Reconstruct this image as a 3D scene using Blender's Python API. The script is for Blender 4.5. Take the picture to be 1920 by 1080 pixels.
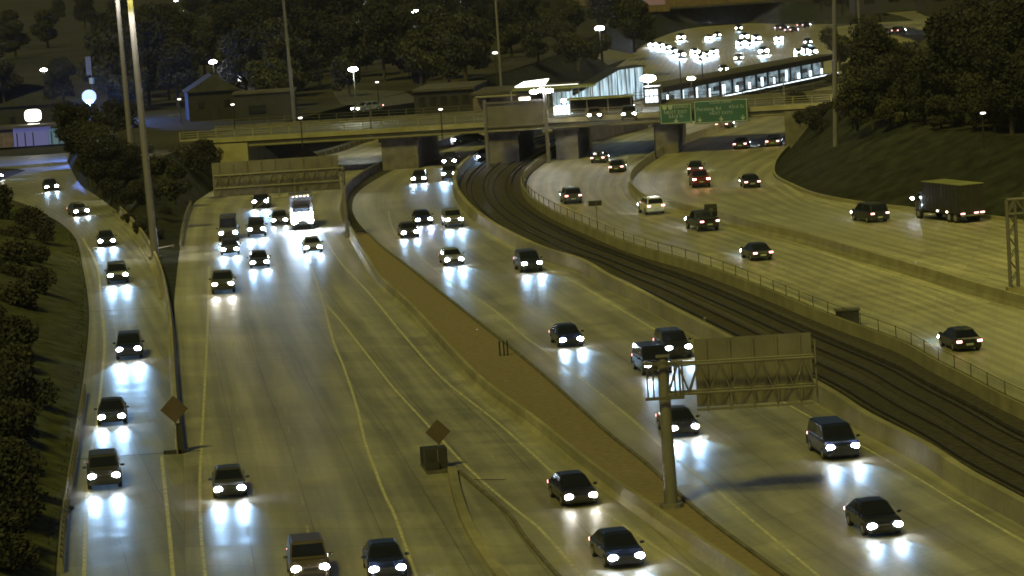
import bpy, math, random
from mathutils import Vector, Matrix
random.seed(7)
SC = bpy.context.scene
for o in list(bpy.data.objects): bpy.data.objects.remove(o)

# ------------------------------------------------------------------ camera
CAMH, FOC, PITCH, ROLL = 30.0, 6000.0, math.atan(668 / 6000), math.radians(3.73)
FW = Vector((0, math.cos(PITCH), -math.sin(PITCH)))
R0 = Vector((1, 0, 0)); U0 = Vector((0, math.sin(PITCH), math.cos(PITCH)))
RX = R0 * math.cos(ROLL) - U0 * math.sin(ROLL)
UY = R0 * math.sin(ROLL) + U0 * math.cos(ROLL)
cam_d = bpy.data.cameras.new('camera'); cam = bpy.data.objects.new('camera', cam_d)
SC.collection.objects.link(cam)
cam_d.sensor_width = 36.0; cam_d.lens = 36.0 * FOC / 1920.0
cam_d.clip_start = 0.5; cam_d.clip_end = 12000
cam.matrix_world = Matrix(((RX.x, UY.x, -FW.x, 0), (RX.y, UY.y, -FW.y, 0), (RX.z, UY.z, -FW.z, CAMH), (0, 0, 0, 1)))
SC.camera = cam
DECK = 5.35           # street level above the cut

# ------------------------------------------------------------------ sky, city glow, exposure
SUN_EL, SUN_AZ = math.radians(48), math.radians(205)     # glow of the lit city, coming from behind the camera on its left
w = bpy.data.worlds.new('World'); SC.world = w; w.use_nodes = True
nt = w.node_tree; bg = nt.nodes['Background']
sky = nt.nodes.new('ShaderNodeTexSky'); sky.sky_type = 'NISHITA'; sky.sun_disc = False
sky.sun_elevation = SUN_EL; sky.sun_rotation = SUN_AZ
nt.links.new(sky.outputs[0], bg.inputs[0]); bg.inputs[1].default_value = 0.0105
sd = bpy.data.lights.new('sun', 'SUN'); sd.energy = 1.62; sd.color = (1.0, 0.908, 0.14); sd.angle = math.radians(9)
sun = bpy.data.objects.new('sun', sd); SC.collection.objects.link(sun)
sdir = Vector((math.sin(SUN_AZ) * math.cos(SUN_EL), math.cos(SUN_AZ) * math.cos(SUN_EL), math.sin(SUN_EL)))
sun.rotation_euler = sdir.to_track_quat('Z', 'Y').to_euler()
SC.view_settings.view_transform = 'Standard'; SC.view_settings.look = 'None'
SC.view_settings.exposure = 0; SC.view_settings.gamma = 1
SC.render.engine = 'CYCLES'
cy = SC.cycles
cy.use_denoising = True; cy.sample_clamp_indirect = 4; cy.max_bounces = 5; cy.diffuse_bounces = 2; cy.glossy_bounces = 3
cy.filter_width = 1.7; cy.use_light_tree = True; cy.caustics_reflective = False; cy.caustics_refractive = False

def G(px, py, z=0.0):
    """where the ray through that point of the photograph meets the height z"""
    d = FW * FOC + RX * (px - 960) + UY * (540 - py)
    t = (z - CAMH) / d.z
    return Vector((d.x * t, d.y * t, z))
def GY(px, py, Y):
    d = FW * FOC + RX * (px - 960) + UY * (540 - py)
    t = Y / d.y
    return Vector((d.x * t, Y, CAMH + d.z * t))

# ------------------------------------------------------------------ materials
def newmat(name):
    m = bpy.data.materials.new(name); m.use_nodes = True
    return m, m.node_tree, m.node_tree.nodes['Principled BSDF']
def pm(name, col, rough=.6, metal=0.0, spec=.5, var=.18, scale=1.5, bump=0.0, coat=0.0):
    m, t, b = newmat(name)
    n = t.nodes.new('ShaderNodeTexNoise'); n.inputs['Scale'].default_value = scale; n.inputs['Detail'].default_value = 6
    tc = t.nodes.new('ShaderNodeTexCoord'); t.links.new(tc.outputs['Object'], n.inputs['Vector'])
    r = t.nodes.new('ShaderNodeMapRange'); r.inputs[1].default_value = .3; r.inputs[2].default_value = .7
    r.inputs[3].default_value = 1 - var; r.inputs[4].default_value = 1 + var
    t.links.new(n.outputs[0], r.inputs[0])
    mx = t.nodes.new('ShaderNodeVectorMath'); mx.operation = 'SCALE'
    mx.inputs[0].default_value = col[:3]; t.links.new(r.outputs[0], mx.inputs['Scale'])
    t.links.new(mx.outputs[0], b.inputs['Base Color'])
    b.inputs['Roughness'].default_value = rough; b.inputs['Metallic'].default_value = metal
    b.inputs['Specular IOR Level'].default_value = spec; b.inputs['Coat Weight'].default_value = coat
    if bump:
        bp = t.nodes.new('ShaderNodeBump'); bp.inputs['Strength'].default_value = bump
        t.links.new(n.outputs[0], bp.inputs['Height']); t.links.new(bp.outputs[0], b.inputs['Normal'])
    return m
def em(name, col, s):
    m, t, b = newmat(name)
    b.inputs['Base Color'].default_value = (.1, .1, .1, 1)
    b.inputs['Emission Color'].default_value = (*col, 1); b.inputs['Emission Strength'].default_value = s
    m.cycles.emission_sampling = 'NONE'
    return m

def road_mat(name, col, rough=.47, joint=5.0, lane=3.66, spec=.85):
    m, t, b = newmat(name); N, L = t.nodes, t.links
    uv = N.new('ShaderNodeUVMap'); uv.uv_map = 'road'
    sp = N.new('ShaderNodeSeparateXYZ'); L.new(uv.outputs[0], sp.inputs[0])
    geo = N.new('ShaderNodeNewGeometry')
    def noise(sc, vec, det=5, ro=.6):
        n = N.new('ShaderNodeTexNoise'); n.inputs['Scale'].default_value = sc; n.inputs['Detail'].default_value = det
        n.inputs['Roughness'].default_value = ro; L.new(vec, n.inputs['Vector']); return n.outputs[0]
    def mr(v, a, b_, c, d):
        n = N.new('ShaderNodeMapRange'); L.new(v, n.inputs[0])
        for i, x in enumerate((a, b_, c, d)): n.inputs[i + 1].default_value = x
        return n.outputs[0]
    def ma(op, x, y):
        n = N.new('ShaderNodeMath'); n.operation = op
        for i, q in enumerate((x, y)):
            if isinstance(q, (int, float)): n.inputs[i].default_value = q
            else: L.new(q, n.inputs[i])
        return n.outputs[0]
    st = N.new('ShaderNodeMapping'); st.inputs['Scale'].default_value = (1.3, .035, 1); L.new(uv.outputs[0], st.inputs[0])
    streak = noise(1.0, st.outputs[0], 4)
    big = noise(.05, geo.outputs['Position'], 5); fine = noise(3.0, geo.outputs['Position'], 8, .75); mid = noise(.35, geo.outputs['Position'], 5)
    # slab joints every few metres and tyre lanes along the road
    fr = ma('FRACT', ma('DIVIDE', sp.outputs[1], joint), 0)
    jt = ma('GREATER_THAN', fr, 1 - .09 / joint)
    ln = ma('ABSOLUTE', ma('SUBTRACT', ma('FRACT', ma('DIVIDE', sp.outputs[0], lane), 0), .5), 0)
    lj = ma('GREATER_THAN', ln, .4875)
    track = mr(ln, .10, .32, 1.11, .86)
    v = ma('MULTIPLY', mr(streak, .3, .7, .78, 1.20), mr(big, .35, .65, .82, 1.16))
    v = ma('MULTIPLY', v, mr(fine, .25, .75, .80, 1.2)); v = ma('MULTIPLY', v, mr(mid, .3, .7, .84, 1.13)); v = ma('MULTIPLY', v, track)
    # slab to slab tone, tar patches
    cid = N.new('ShaderNodeCombineXYZ'); L.new(ma('FLOOR', ma('DIVIDE', sp.outputs[0], lane), 0), cid.inputs[0]); L.new(ma('FLOOR', ma('DIVIDE', sp.outputs[1], joint), 0), cid.inputs[1])
    wn = N.new('ShaderNodeTexWhiteNoise'); wn.noise_dimensions = '2D'; L.new(cid.outputs[0], wn.inputs['Vector'])
    v = ma('MULTIPLY', v, mr(wn.outputs[0], 0, 1, .89, 1.08))
    v = ma('MULTIPLY', v, ma('SUBTRACT', 1, ma('MULTIPLY', ma('MAXIMUM', jt, lj), .34)))
    vs = N.new('ShaderNodeVectorMath'); vs.operation = 'SCALE'; vs.inputs[0].default_value = col; L.new(v, vs.inputs['Scale'])
    L.new(vs.outputs[0], b.inputs['Base Color'])
    L.new(mr(mid, .3, .7, rough - .07, rough + .10), b.inputs['Roughness'])
    b.inputs['Specular IOR Level'].default_value = spec
    bp = N.new('ShaderNodeBump'); bp.inputs['Strength'].default_value = .18; bp.inputs['Distance'].default_value = .02
    L.new(fine, bp.inputs['Height']); L.new(bp.outputs[0], b.inputs['Normal'])
    return m

M = dict(
    road=road_mat('concrete_pavement', (.30, .285, .25)),
    road2=road_mat('worn_pavement', (.31, .29, .22)),
    ramp=road_mat('ramp_pavement', (.23, .225, .20), joint=4.5),
    street=road_mat('street_asphalt', (.12, .118, .11), rough=.6, joint=40),
    median=pm('median_dirt', (.205, .163, .125), .95, var=.16, scale=2.2),
    ballast=pm('track_ballast', (.050, .044, .047), .95, var=.5, scale=2.2, bump=.6),
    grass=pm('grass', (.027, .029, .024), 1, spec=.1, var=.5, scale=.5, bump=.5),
    verge=pm('grass_lit_tone', (.062, .068, .036), 1, spec=.1, var=.5, scale=.8, bump=.5),  # lighter copy of grass, lamp light put into its colour
    earth=pm('far_ground', (.050, .048, .045), 1, spec=.1, var=.4, scale=.05),
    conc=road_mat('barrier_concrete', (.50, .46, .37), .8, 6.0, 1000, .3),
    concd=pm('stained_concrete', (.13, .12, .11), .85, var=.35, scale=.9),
    girder=pm('painted_girder', (.27, .25, .17), .6, var=.22, scale=.5),
    paint=pm('road_paint', (.47, .45, .36), .6, var=.3, scale=2.0),
    wornpaint=pm('worn_road_paint', (.36, .345, .29), .6, var=.3, scale=2.0),
    steel=pm('galvanised_steel', (.28, .27, .24), .5, metal=.4, var=.2),
    mast=pm('mast_steel', (.17, .16, .165), .55, metal=.2, var=.15, scale=.4),
    dsteel=pm('weathered_steel', (.10, .095, .085), .6, metal=.2, var=.25),
    alum=pm('sign_back_aluminium', (.15, .138, .135), .55, metal=.1, var=.2, scale=.7),
    brown=pm('diamond_sign_back', (.085, .060, .050), .6, var=.15),
    black=pm('black_rubber', (.018, .018, .018), .8, var=.3),
    trim=pm('dark_trim', (.03, .03, .032), .5, var=.2),
    glass=pm('tinted_glass', (.012, .014, .018), .08, spec=.8, var=.1),
    rim=pm('alloy_rim', (.4, .4, .4), .35, metal=.7, var=.1),
    rail=pm('polished_rail', (.095, .088, .085), .36, metal=.7, var=.1),
    tie=pm('timber_tie', (.052, .046, .047), .9, var=.4),
    bark=pm('bark', (.05, .042, .034), .95, var=.3, scale=3),
    leaf=pm('dark_foliage', (.052, .052, .044), .9, spec=.15, var=.5, scale=.7),
    leaf2=pm('olive_foliage', (.064, .064, .044), .9, spec=.15, var=.5, scale=.7),
    leaf3=pm('deep_foliage', (.040, .040, .040), .95, spec=.1, var=.5, scale=.7),
    green=pm('sign_green', (.028, .105, .072), .45, var=.12, scale=.6),
    white=pm('sign_white', (.40, .46, .40), .5, var=.05),
    brick=pm('brick_wall', (.16, .115, .08), .9, var=.35, scale=1.4),
    roof=pm('flat_roof_felt', (.075, .068, .065), .9, var=.3, scale=.6),
    proof=pm('pale_roof', (.22, .23, .11), .7, var=.2, scale=.4),
    shingle=pm('shingle_roof', (.04, .04, .035), .9, var=.3),
    siding=pm('house_siding', (.022, .021, .023), .8, var=.25),
    blue=pm('blue_tarp_wall', (.06, .06, .16), .7, var=.3),
    head=em('headlamp_glow', (.80, .89, 1.0), 110), headw=em('warm_headlamp_glow', (1, .95, .85), 60),
    headx=em('dazzling_headlamp_glow', (.75, .87, 1.0), 300),
    tail=em('tail_lamp_glow', (1, .42, .36), 6), tailb=em('brake_lamp_glow', (1, .36, .28), 45),
    marker=em('amber_marker_glow', (1, .85, .6), 20),
    lampw=em('white_street_lamp', (.95, .98, 1), 70), lampy=em('sodium_street_lamp', (1, .92, .62), 45), lampb=em('blue_white_flood_lamp', (.42, .58, 1), 1.7),
    lampdim=em('dim_far_lamp', (1, .97, .85), 3), strip=em('station_tube_light', (.78, .93, 1), 2.6),
    window=em('lit_window', (1, .95, .8), 6), wred=em('red_shop_sign', (.9, .42, .40), .12), worange=em('orange_wall_glow', (.55, .33, .08), .45),
    violet=em('violet_shop_front', (.22, .22, .62), .30), cyan=em('teal_shop_front', (.25, .5, .55), .22),
)
def glow_panel(name, col, lo, hi, scale):
    m, t, b = newmat(name)
    tc = t.nodes.new('ShaderNodeTexCoord'); mp = t.nodes.new('ShaderNodeMapping'); mp.inputs['Scale'].default_value = scale
    n = t.nodes.new('ShaderNodeTexNoise'); n.inputs['Scale'].default_value = 1; n.inputs['Detail'].default_value = 3
    r = t.nodes.new('ShaderNodeMapRange'); r.inputs[1].default_value = .35; r.inputs[2].default_value = .65; r.inputs[3].default_value = lo; r.inputs[4].default_value = hi
    t.links.new(tc.outputs['Object'], mp.inputs[0]); t.links.new(mp.outputs[0], n.inputs['Vector']); t.links.new(n.outputs[0], r.inputs[0])
    t.links.new(r.outputs[0], b.inputs['Emission Strength'])
    b.inputs['Emission Color'].default_value = (*col, 1); b.inputs['Base Color'].default_value = (.2, .25, .27, 1)
    m.cycles.emission_sampling = 'NONE'
    return m
M['glaze'] = glow_panel('lit_station_glazing', (.62, .86, 1.0), .18, 1.15, (1.1, 1.1, .25))
M['plat'] = glow_panel('glowing_platform_back', (.50, .68, .78), .06, .55, (.45, .45, 1.0))  # platform lighting put into this surface as its own uneven glow

# ------------------------------------------------------------------ mesh helpers
class MB:
    def __init__(s): s.v = []; s.f = []; s.uv = None
    def add(s, vs, fs):
        k = len(s.v); s.v += [Vector(v) for v in vs]; s.f += [tuple(i + k for i in f) for f in fs]; return s
    def box(s, c, size, rz=0.0, M_=None):
        c = Vector(c); hx, hy, hz = (q / 2 for q in size)
        vs = [Vector((x, y, z)) for x in (-hx, hx) for y in (-hy, hy) for z in (-hz, hz)]
        if rz:
            R = Matrix.Rotation(rz, 3, 'Z'); vs = [R @ v for v in vs]
        vs = [v + c for v in vs]
        return s.add(vs, [(0, 1, 3, 2), (4, 6, 7, 5), (0, 4, 5, 1), (2, 3, 7, 6), (0, 2, 6, 4), (1, 5, 7, 3)])
    def tube(s, p, q, r1, r2=None, n=8, caps=True):
        p, q = Vector(p), Vector(q); r2 = r1 if r2 is None else r2
        d = (q - p).normalized(); a = d.orthogonal().normalized(); b = d.cross(a)
        vs = []
        for c, r in ((p, r1), (q, r2)):
            for i in range(n):
                t = 2 * math.pi * i / n; vs.append(c + a * math.cos(t) * r + b * math.sin(t) * r)
        fs = [(i, (i + 1) % n, n + (i + 1) % n, n + i) for i in range(n)]
        if caps: fs += [tuple(range(n))[::-1], tuple(range(n, 2 * n))]
        return s.add(vs, fs)
    def loft(s, rings, caps=True):
        n = len(rings[0]); vs = [v for r in rings for v in r]; fs = []
        for i in range(len(rings) - 1):
            for j in range(n): fs.append((i * n + j, i * n + (j + 1) % n, (i + 1) * n + (j + 1) % n, (i + 1) * n + j))
        if caps: fs += [tuple(range(n))[::-1], tuple(range((len(rings) - 1) * n, len(rings) * n))]
        return s.add(vs, fs)
    def quad(s, a, b, c, d): return s.add([a, b, c, d], [(0, 1, 2, 3)])
    def slab(s, a, b, c, d, th):
        """quad abcd thickened along its normal"""
        a, b, c, d = map(Vector, (a, b, c, d)); n = (b - a).cross(d - a).normalized() * th
        return s.add([a, b, c, d, a + n, b + n, c + n, d + n], [(3, 2, 1, 0), (4, 5, 6, 7), (0, 1, 5, 4), (1, 2, 6, 5), (2, 3, 7, 6), (3, 0, 4, 7)])
    def dome(s, c, rx, ry, rz, n=10, m=5):
        """ellipsoid"""
        c = Vector(c); rings = []
        for i in range(1, m):
            ph = math.pi * i / m
            rings.append([c + Vector((rx * math.cos(ph), ry * math.sin(ph) * math.cos(2 * math.pi * j / n), rz * math.sin(ph) * math.sin(2 * math.pi * j / n))) for j in range(n)])
        return s.loft(rings)
    def build(s, name, mat, parent=None, smooth=False):
        me = bpy.data.meshes.new(name); me.from_pydata([tuple(v) for v in s.v], [], s.f); me.update()
        me.materials.append(M[mat] if isinstance(mat, str) else mat)
        if s.uv:
            l = me.uv_layers.new(name='road')
            for lp in me.loops: l.data[lp.index].uv = s.uv[lp.vertex_index]
        if smooth:
            for p in me.polygons: p.use_smooth = True
        o = bpy.data.objects.new(name, me); SC.collection.objects.link(o)
        if parent is not None: o.parent = parent
        return o
def tag(o, label, cat, group=None, kind=None):
    o['label'] = label; o['category'] = cat
    if group: o['group'] = group
    if kind: o['kind'] = kind
    return o
def thing(name, label, cat, loc=(0, 0, 0), rz=0.0, group=None):
    o = bpy.data.objects.new(name, None); SC.collection.objects.link(o)
    o.location = loc; o.rotation_euler = (0, 0, rz); o.empty_display_size = .3
    return tag(o, label, cat, group)
def struct(o): o['kind'] = 'structure'; return o
def stuff(o, label): o['kind'] = 'stuff'; o['label'] = label; return o
def copy_tree(o, parent=None):
    c = o.copy(); SC.collection.objects.link(c)
    if parent is not None: c.parent = parent
    for ch in list(o.children): copy_tree(ch, c)
    return c

def smooth(pts, n=90):
    """Catmull-Rom through world points, then n+1 points equally spaced"""
    P = [pts[0] * 2 - pts[1]] + list(pts) + [pts[-1] * 2 - pts[-2]]; out = []
    for i in range(1, len(P) - 2):
        a, b, c, d = P[i - 1:i + 3]
        for k in range(10):
            t = k / 10
            out.append(.5 * ((2 * b) + (c - a) * t + (2 * a - 5 * b + 4 * c - d) * t * t + (3 * b - a - 3 * c + d) * t ** 3))
    out.append(P[-2])
    L = [0]
    for i in range(1, len(out)): L.append(L[-1] + (out[i] - out[i - 1]).length)
    res, j = [], 0
    for k in range(n + 1):
        s = L[-1] * k / n
        while j < len(L) - 2 and L[j + 1] < s: j += 1
        t = (s - L[j]) / max(1e-6, L[j + 1] - L[j]); res.append(out[j].lerp(out[j + 1], t))
    return res
def line(px, n=90, z=0.0): return smooth([G(x, y, z) for x, y in px], n)
def offset(pts, d, dz=0.0):
    out = []
    for i, p in enumerate(pts):
        t = (pts[min(i + 1, len(pts) - 1)] - pts[max(i - 1, 0)]); t.z = 0; t.normalize()
        out.append(p + Vector((t.y, -t.x, 0)) * d + Vector((0, 0, dz)))     # to the right of the direction of travel
    return out
def surface(name, A, B, mat, z=0.0, across=6, uvlen=True, zb=None):
    m = MB(); m.uv = []; s = 0
    for i in range(len(A)):
        if i: s += ((A[i] + B[i]) / 2 - (A[i - 1] + B[i - 1]) / 2).length
        wd = (B[i] - A[i]).length
        for j in range(across + 1):
            t = j / across; p = A[i].lerp(B[i], t)
            if z is not None: p = Vector((p.x, p.y, z))
            m.v.append(p); m.uv.append((wd * t, s))
    for i in range(len(A) - 1):
        for j in range(across):
            a = i * (across + 1) + j; m.f.append((a, a + 1, a + across + 2, a + across + 1))
    return struct(m.build(name, mat))
def strip(m, pts, wdt, z):
    L, R = offset(pts, -wdt / 2), offset(pts, wdt / 2)
    for i in range(len(pts) - 1):
        a, b, c, d = (Vector((p.x, p.y, z)) for p in (L[i], R[i], R[i + 1], L[i + 1])); m.quad(a, b, c, d)
def extrude(pts, profile):
    """sweep a closed profile of (across, up) along the points"""
    m = MB(); rings = []; m.uv = []; sl_ = 0
    for i, p in enumerate(pts):
        if i: sl_ += (p - pts[i - 1]).length
        m.uv += [(k * .3, sl_) for k in range(len(profile))]
        t = pts[min(i + 1, len(pts) - 1)] - pts[max(i - 1, 0)]; t.z = 0; t.normalize(); r = Vector((t.y, -t.x, 0))
        rings.append([p + r * a + Vector((0, 0, u)) for a, u in profile])
    return m.loft(rings)
def jersey(h=.85, wd=.6): return [(-wd / 2, 0), (-wd * .42, .1), (-wd * .22, .33), (-wd * .16, h), (wd * .16, h), (wd * .22, .33), (wd * .42, .1), (wd / 2, 0)]

# ------------------------------------------------------------------ the lines of the interchange, near to far
ramp_out = [(100, 1230), (105, 1080), (113, 990), (135, 850), (152, 740), (166, 620), (165, 560), (155, 500), (143, 450), (118, 422), (88, 404), (50, 385), (10, 372), (-60, 362)]
ramp_in = [(356, 1230), (350, 1080), (344, 848), (330, 770), (325, 700), (320, 620), (312, 565), (304, 525), (290, 488), (270, 452), (248, 424), (222, 398), (190, 372), (160, 345), (140, 318), (128, 288)]
main_l = [(352, 1230), (347, 1080), (343, 848), (338, 770), (333, 700), (329, 620), (327, 560), (333, 500), (342, 440), (357, 389), (385, 366), (420, 346), (470, 323), (530, 307), (580, 299), (640, 284), (690, 266), (760, 249)]
bar1 = [(1560, 1215), (1440, 1136), (1330, 1060), (1230, 990), (1102, 897), (997, 810), (905, 740), (850, 685), (767, 592), (712, 540), (688, 504), (664, 462), (648, 430), (641, 408), (639, 385), (650, 358), (690, 328), (740, 306), (800, 283), (880, 260)]
lineD = [(1700, 1235), (1560, 1145), (1430, 1052), (1335, 982), (1285, 940), (1210, 870), (1135, 810), (1027, 712), (960, 655), (890, 600), (815, 541), (757, 495), (720, 467), (690, 438), (668, 412), (660, 388), (670, 362), (706, 336), (755, 311), (815, 287), (900, 262)]
bar2 = [(2120, 1105), (2000, 1035), (1915, 985), (1865, 957), (1800, 920), (1722, 867), (1615, 810), (1535, 757), (1335, 647), (1260, 607), (1185, 565), (1135, 540), (1085, 510), (1010, 485), (940, 450), (895, 420), (865, 390), (850, 362), (852, 338), (872, 314), (905, 294), (950, 272), (1010, 250)]
fen3 = [(2120, 866), (1920, 785), (1815, 730), (1752, 697), (1690, 662), (1590, 624), (1522, 597), (1440, 562), (1370, 534), (1295, 507), (1185, 474), (1085, 432), (1035, 408), (1000, 385), (982, 362), (982, 340), (1000, 318), (1040, 292), (1100, 265), (1170, 245)]
bar4 = [(2120, 628), (1920, 578), (1833, 553), (1752, 528), (1671, 504), (1562, 471), (1495, 452), (1417, 434), (1349, 415), (1299, 404), (1250, 392), (1216, 383), (1193, 367), (1182, 348), (1190, 327), (1229, 297), (1290, 266), (1370, 238), (1450, 213)]
edge5 = [(2120, 446), (1920, 420), (1855, 410), (1665, 390), (1590, 380), (1527, 367), (1485, 350), (1457, 335), (1451, 320), (1458, 300), (1480, 276), (1520, 245), (1580, 215)]
W = {k: line(v, 110) for k, v in dict(ramp_out=ramp_out, ramp_in=ramp_in, main_l=main_l, bar1=bar1, lineD=lineD, bar2=bar2, fen3=fen3, bar4=bar4, edge5=edge5).items()}
farL = line([(700, 262), (830, 236), (960, 207), (1080, 168), (1160, 122), (1215, 80), (1290, 54), (1400, 44), (1520, 46), (1650, 42), (1850, 30)])
farR = line([(960, 262), (1100, 232), (1240, 208), (1319, 196), (1477, 168), (1560, 146), (1610, 118), (1660, 90), (1740, 74), (1850, 64), (2000, 54)])

# ground
g = MB(); g.quad((-1700, -60, -.06), (1700, -60, -.06), (1700, 5200, -.06), (-1700, 5200, -.06)); struct(g.build('ground', 'earth'))
surface('ramp_road', W['ramp_out'], W['ramp_in'], 'ramp', 0.0)
surface('local_road', W['main_l'], W['bar1'], 'road', 0.004, 10)
surface('express_road', W['lineD'], W['bar2'], 'road', 0.008, 8)
surface('outbound_express_road', offset(W['fen3'], .4), W['bar4'], 'road2', 0.0, 8)
surface('outbound_local_road', offset(W['bar4'], .3), W['edge5'], 'road2', 0.004, 8)
mA = line(bar1[:13]); mB = line(lineD[:14]); surface('median_strip', offset(mA, .25), mB, 'median', 0.03, 3)
surface('track_bed', offset(W['bar2'], .3), W['fen3'], 'ballast', -.02, 6)
surface('far_road', farL, farR, 'road2', -.01, 6)
surface('far_outbound_road', line([(1100, 268), (1240, 228), (1330, 205), (1477, 180), (1600, 150)], 40), line([(1440, 290), (1520, 245), (1600, 212), (1700, 180)], 40), 'road2', -.02, 5)
surface('frontage_road', line([(-160, 300), (0, 294), (70, 291), (132, 286)], 30), line([(-160, 318), (0, 316), (60, 322), (150, 345)], 30), 'ramp', .02, 4)
surface('grass_wedge', line([(222, 400), (250, 428), (290, 492), (312, 556), (326, 566)], 30), line([(350, 388), (350, 400), (340, 445), (333, 500), (327, 560)], 30), 'grass', .02, 4)

# painted lines
def marks(name, lines, wd=.16):
    m = MB()
    for px, z, dash in lines:
        P = line(px, 140 if dash else 70)
        if dash:
            for k in range(0, len(P) - 3, 7): strip(m, P[k:k + 3], wd, z)
        else: strip(m, P, wd, z)
    return struct(m.build(name, 'wornpaint' if 'dashes' in name else 'paint'))
marks('ramp_marking', [([(157, 1150), (158, 1080), (160, 1000), (166, 900), (172, 845), (182, 790), (192, 700), (196, 640), (190, 570), (182, 500), (155, 445)], .012, 0),
                       ([(335, 1150), (325, 1080), (318, 1000), (308, 905), (303, 855)], .012, 0)], .2)
marks('local_road_marking', [([(390, 1150), (385, 1080), (377, 1000), (375, 900), (379, 820), (384, 720), (388, 640), (391, 560), (392, 500)], .016, 0),
     ([(800, 1130), (780, 1080), (740, 967), (722, 930), (703, 880), (685, 830), (668, 760), (645, 690), (625, 640), (605, 565), (590, 520), (575, 480), (566, 440)], .016, 0),
     ([(1100, 1090), (1060, 1045), (1010, 990), (960, 950), (880, 880), (800, 795), (740, 730), (700, 680), (645, 610), (612, 572)], .016, 0),
     ([(1320, 1085), (1220, 1020), (1140, 965), (1035, 885), (1010, 862), (930, 790), (830, 710), (760, 632), (690, 548), (645, 500), (620, 465), (602, 432)], .016, 0)], .17)
marks('local_lane_dashes', [([(600, 1130), (560, 900), (520, 700), (490, 560), (478, 470)], .016, 1), ([(480, 1130), (455, 900), (440, 700), (432, 540), (430, 470)], .016, 1)], .12)
marks('express_road_marking', [([(1620, 1150), (1480, 1035), (1405, 972), (1322, 902), (1260, 855), (1185, 787), (1110, 727), (1027, 662), (988, 635), (938, 591), (899, 563), (846, 530), (814, 504), (757, 456), (735, 425), (728, 395)], .02, 0),
     ([(2040, 1085), (1840, 970), (1700, 885), (1560, 805), (1300, 660), (1180, 590), (1060, 520), (960, 475)], .02, 0)], .16)
marks('outbound_marking', [([(2000, 588), (1833, 541 + 22), (1671, 514), (1562, 481), (1417, 443), (1310, 416), (1255, 402), (1211, 390), (1176, 374), (1160, 350)], .012, 0),
     ([(1640, 618), (1400, 520), (1203, 447), (1060, 388), (1025, 366)], .012, 0),
     ([(1900, 530), (1671, 478), (1400, 403), (1270, 376), (1222, 352)], .016, 0), ([(1900, 426), (1665, 398), (1527, 374), (1470, 345)], .016, 0)], .15)
# dark construction joints crossing the near slabs
m = MB()
for a, b in (((140, 862), (378, 845)), ((165, 585), (300, 578)), ((888, 900), (948, 900)), ((172, 548), (330, 536)), ((1045, 672), (1115, 668)), ((770, 424), (860, 421))):
    p, q = G(*a), G(*b); strip(m, [p, p.lerp(q, .5), q], .14, .024)
struct(m.build('tar_joint', 'black'))

# ------------------------------------------------------------------ embankments and plateaus beyond the cut
def bank(name, low, high, mat, n=60):
    A = line(low, n); B = smooth([G(x, y, z) for x, y, z in high], n)
    m = MB(); K = 6
    for i in range(len(A)):
        for j in range(K + 1):
            p = A[i].lerp(B[i], j / K); s = math.sin(math.pi * j / K)
            m.v.append(p + Vector((0, 0, s * .12 * math.sin(i * .37 + j * .6) * (0 < i < n))))
    for i in range(len(A) - 1):
        for j in range(K): a = i * (K + 1) + j; m.f.append((a, a + 1, a + K + 2, a + K + 1))
    return struct(m.build(name, mat, smooth=True))
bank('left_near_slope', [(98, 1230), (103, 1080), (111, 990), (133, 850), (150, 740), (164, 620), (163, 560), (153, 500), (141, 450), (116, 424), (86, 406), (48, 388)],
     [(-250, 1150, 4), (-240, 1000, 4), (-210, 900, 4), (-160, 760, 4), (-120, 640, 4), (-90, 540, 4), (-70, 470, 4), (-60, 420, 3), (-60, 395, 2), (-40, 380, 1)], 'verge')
LFH = [(150, 222), (168, 232), (195, 262), (225, 284), (262, 292), (300, 294), (330, 284), (360, 272), (400, 262), (440, 257), (480, 254), (540, 250)]
bank('left_far_embankment', [(126, 303), (148, 343), (182, 368), (225, 398), (262, 420), (300, 430), (345, 402), (372, 374), (405, 352), (450, 330), (505, 312), (560, 301), (600, 294)],
     [(x, y, DECK) for x, y in LFH], 'grass')
bank('right_slope', [(2120, 444), (1920, 418), (1855, 408), (1665, 388), (1590, 378), (1527, 365), (1487, 348), (1460, 333), (1454, 320), (1461, 301), (1482, 280), (1490, 262)],
     [(2120, 266, 6), (1960, 258, 6), (1860, 252, 6), (1740, 240, 6), (1660, 228, 6), (1610, 218, 6), (1580, 210, 5.8), (1560, 204, 5.6), (1545, 200, 5.4), (1535, 199, 5.3), (1530, 198.5, 5.3), (1525, 198, 5.3)], 'grass')
def plateau(name, pts, z, mat='earth'):
    m = MB(); m.add([G(x, y, z) for x, y in pts], [tuple(range(len(pts)))]); return struct(m.build(name, mat))
m = MB()
ed = [G(*q, DECK) for q in LFH[:10]]
ml = [p for p in offset(W['main_l'], -4.5, DECK) if p.y > 421]
ed += ml[::4] + [p for i_, p in enumerate(offset(farL, -7, DECK + .15)) if p.y > ml[-1].y + 12 and i_ % 5 == 0]
ed += [Vector((330, 2600, DECK)), Vector((500, 4800, DECK)), Vector((-1600, 4800, DECK)), Vector((-900, 700, DECK)), G(-200, 150, DECK), G(60, 158, DECK), G(140, 172, DECK)]
m.add(ed, [tuple(range(len(ed)))]); struct(m.build('left_plateau', 'earth'))
plateau('right_plateau', [(2500, 300), (2120, 266), (1960, 258), (1860, 252), (1740, 240), (1660, 228), (1610, 218), (1580, 208), (1590, 190), (1640, 165), (1700, 120), (1820, 90), (2300, 60), (2500, 60)], 6.0)
# retaining slope behind the far road
FB = offset(farL, -7, DECK)
m = MB()
for i in range(len(farL) - 1): m.quad(farL[i], farL[i + 1], FB[i + 1], FB[i])
struct(m.build('far_slope', 'grass'))

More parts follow.
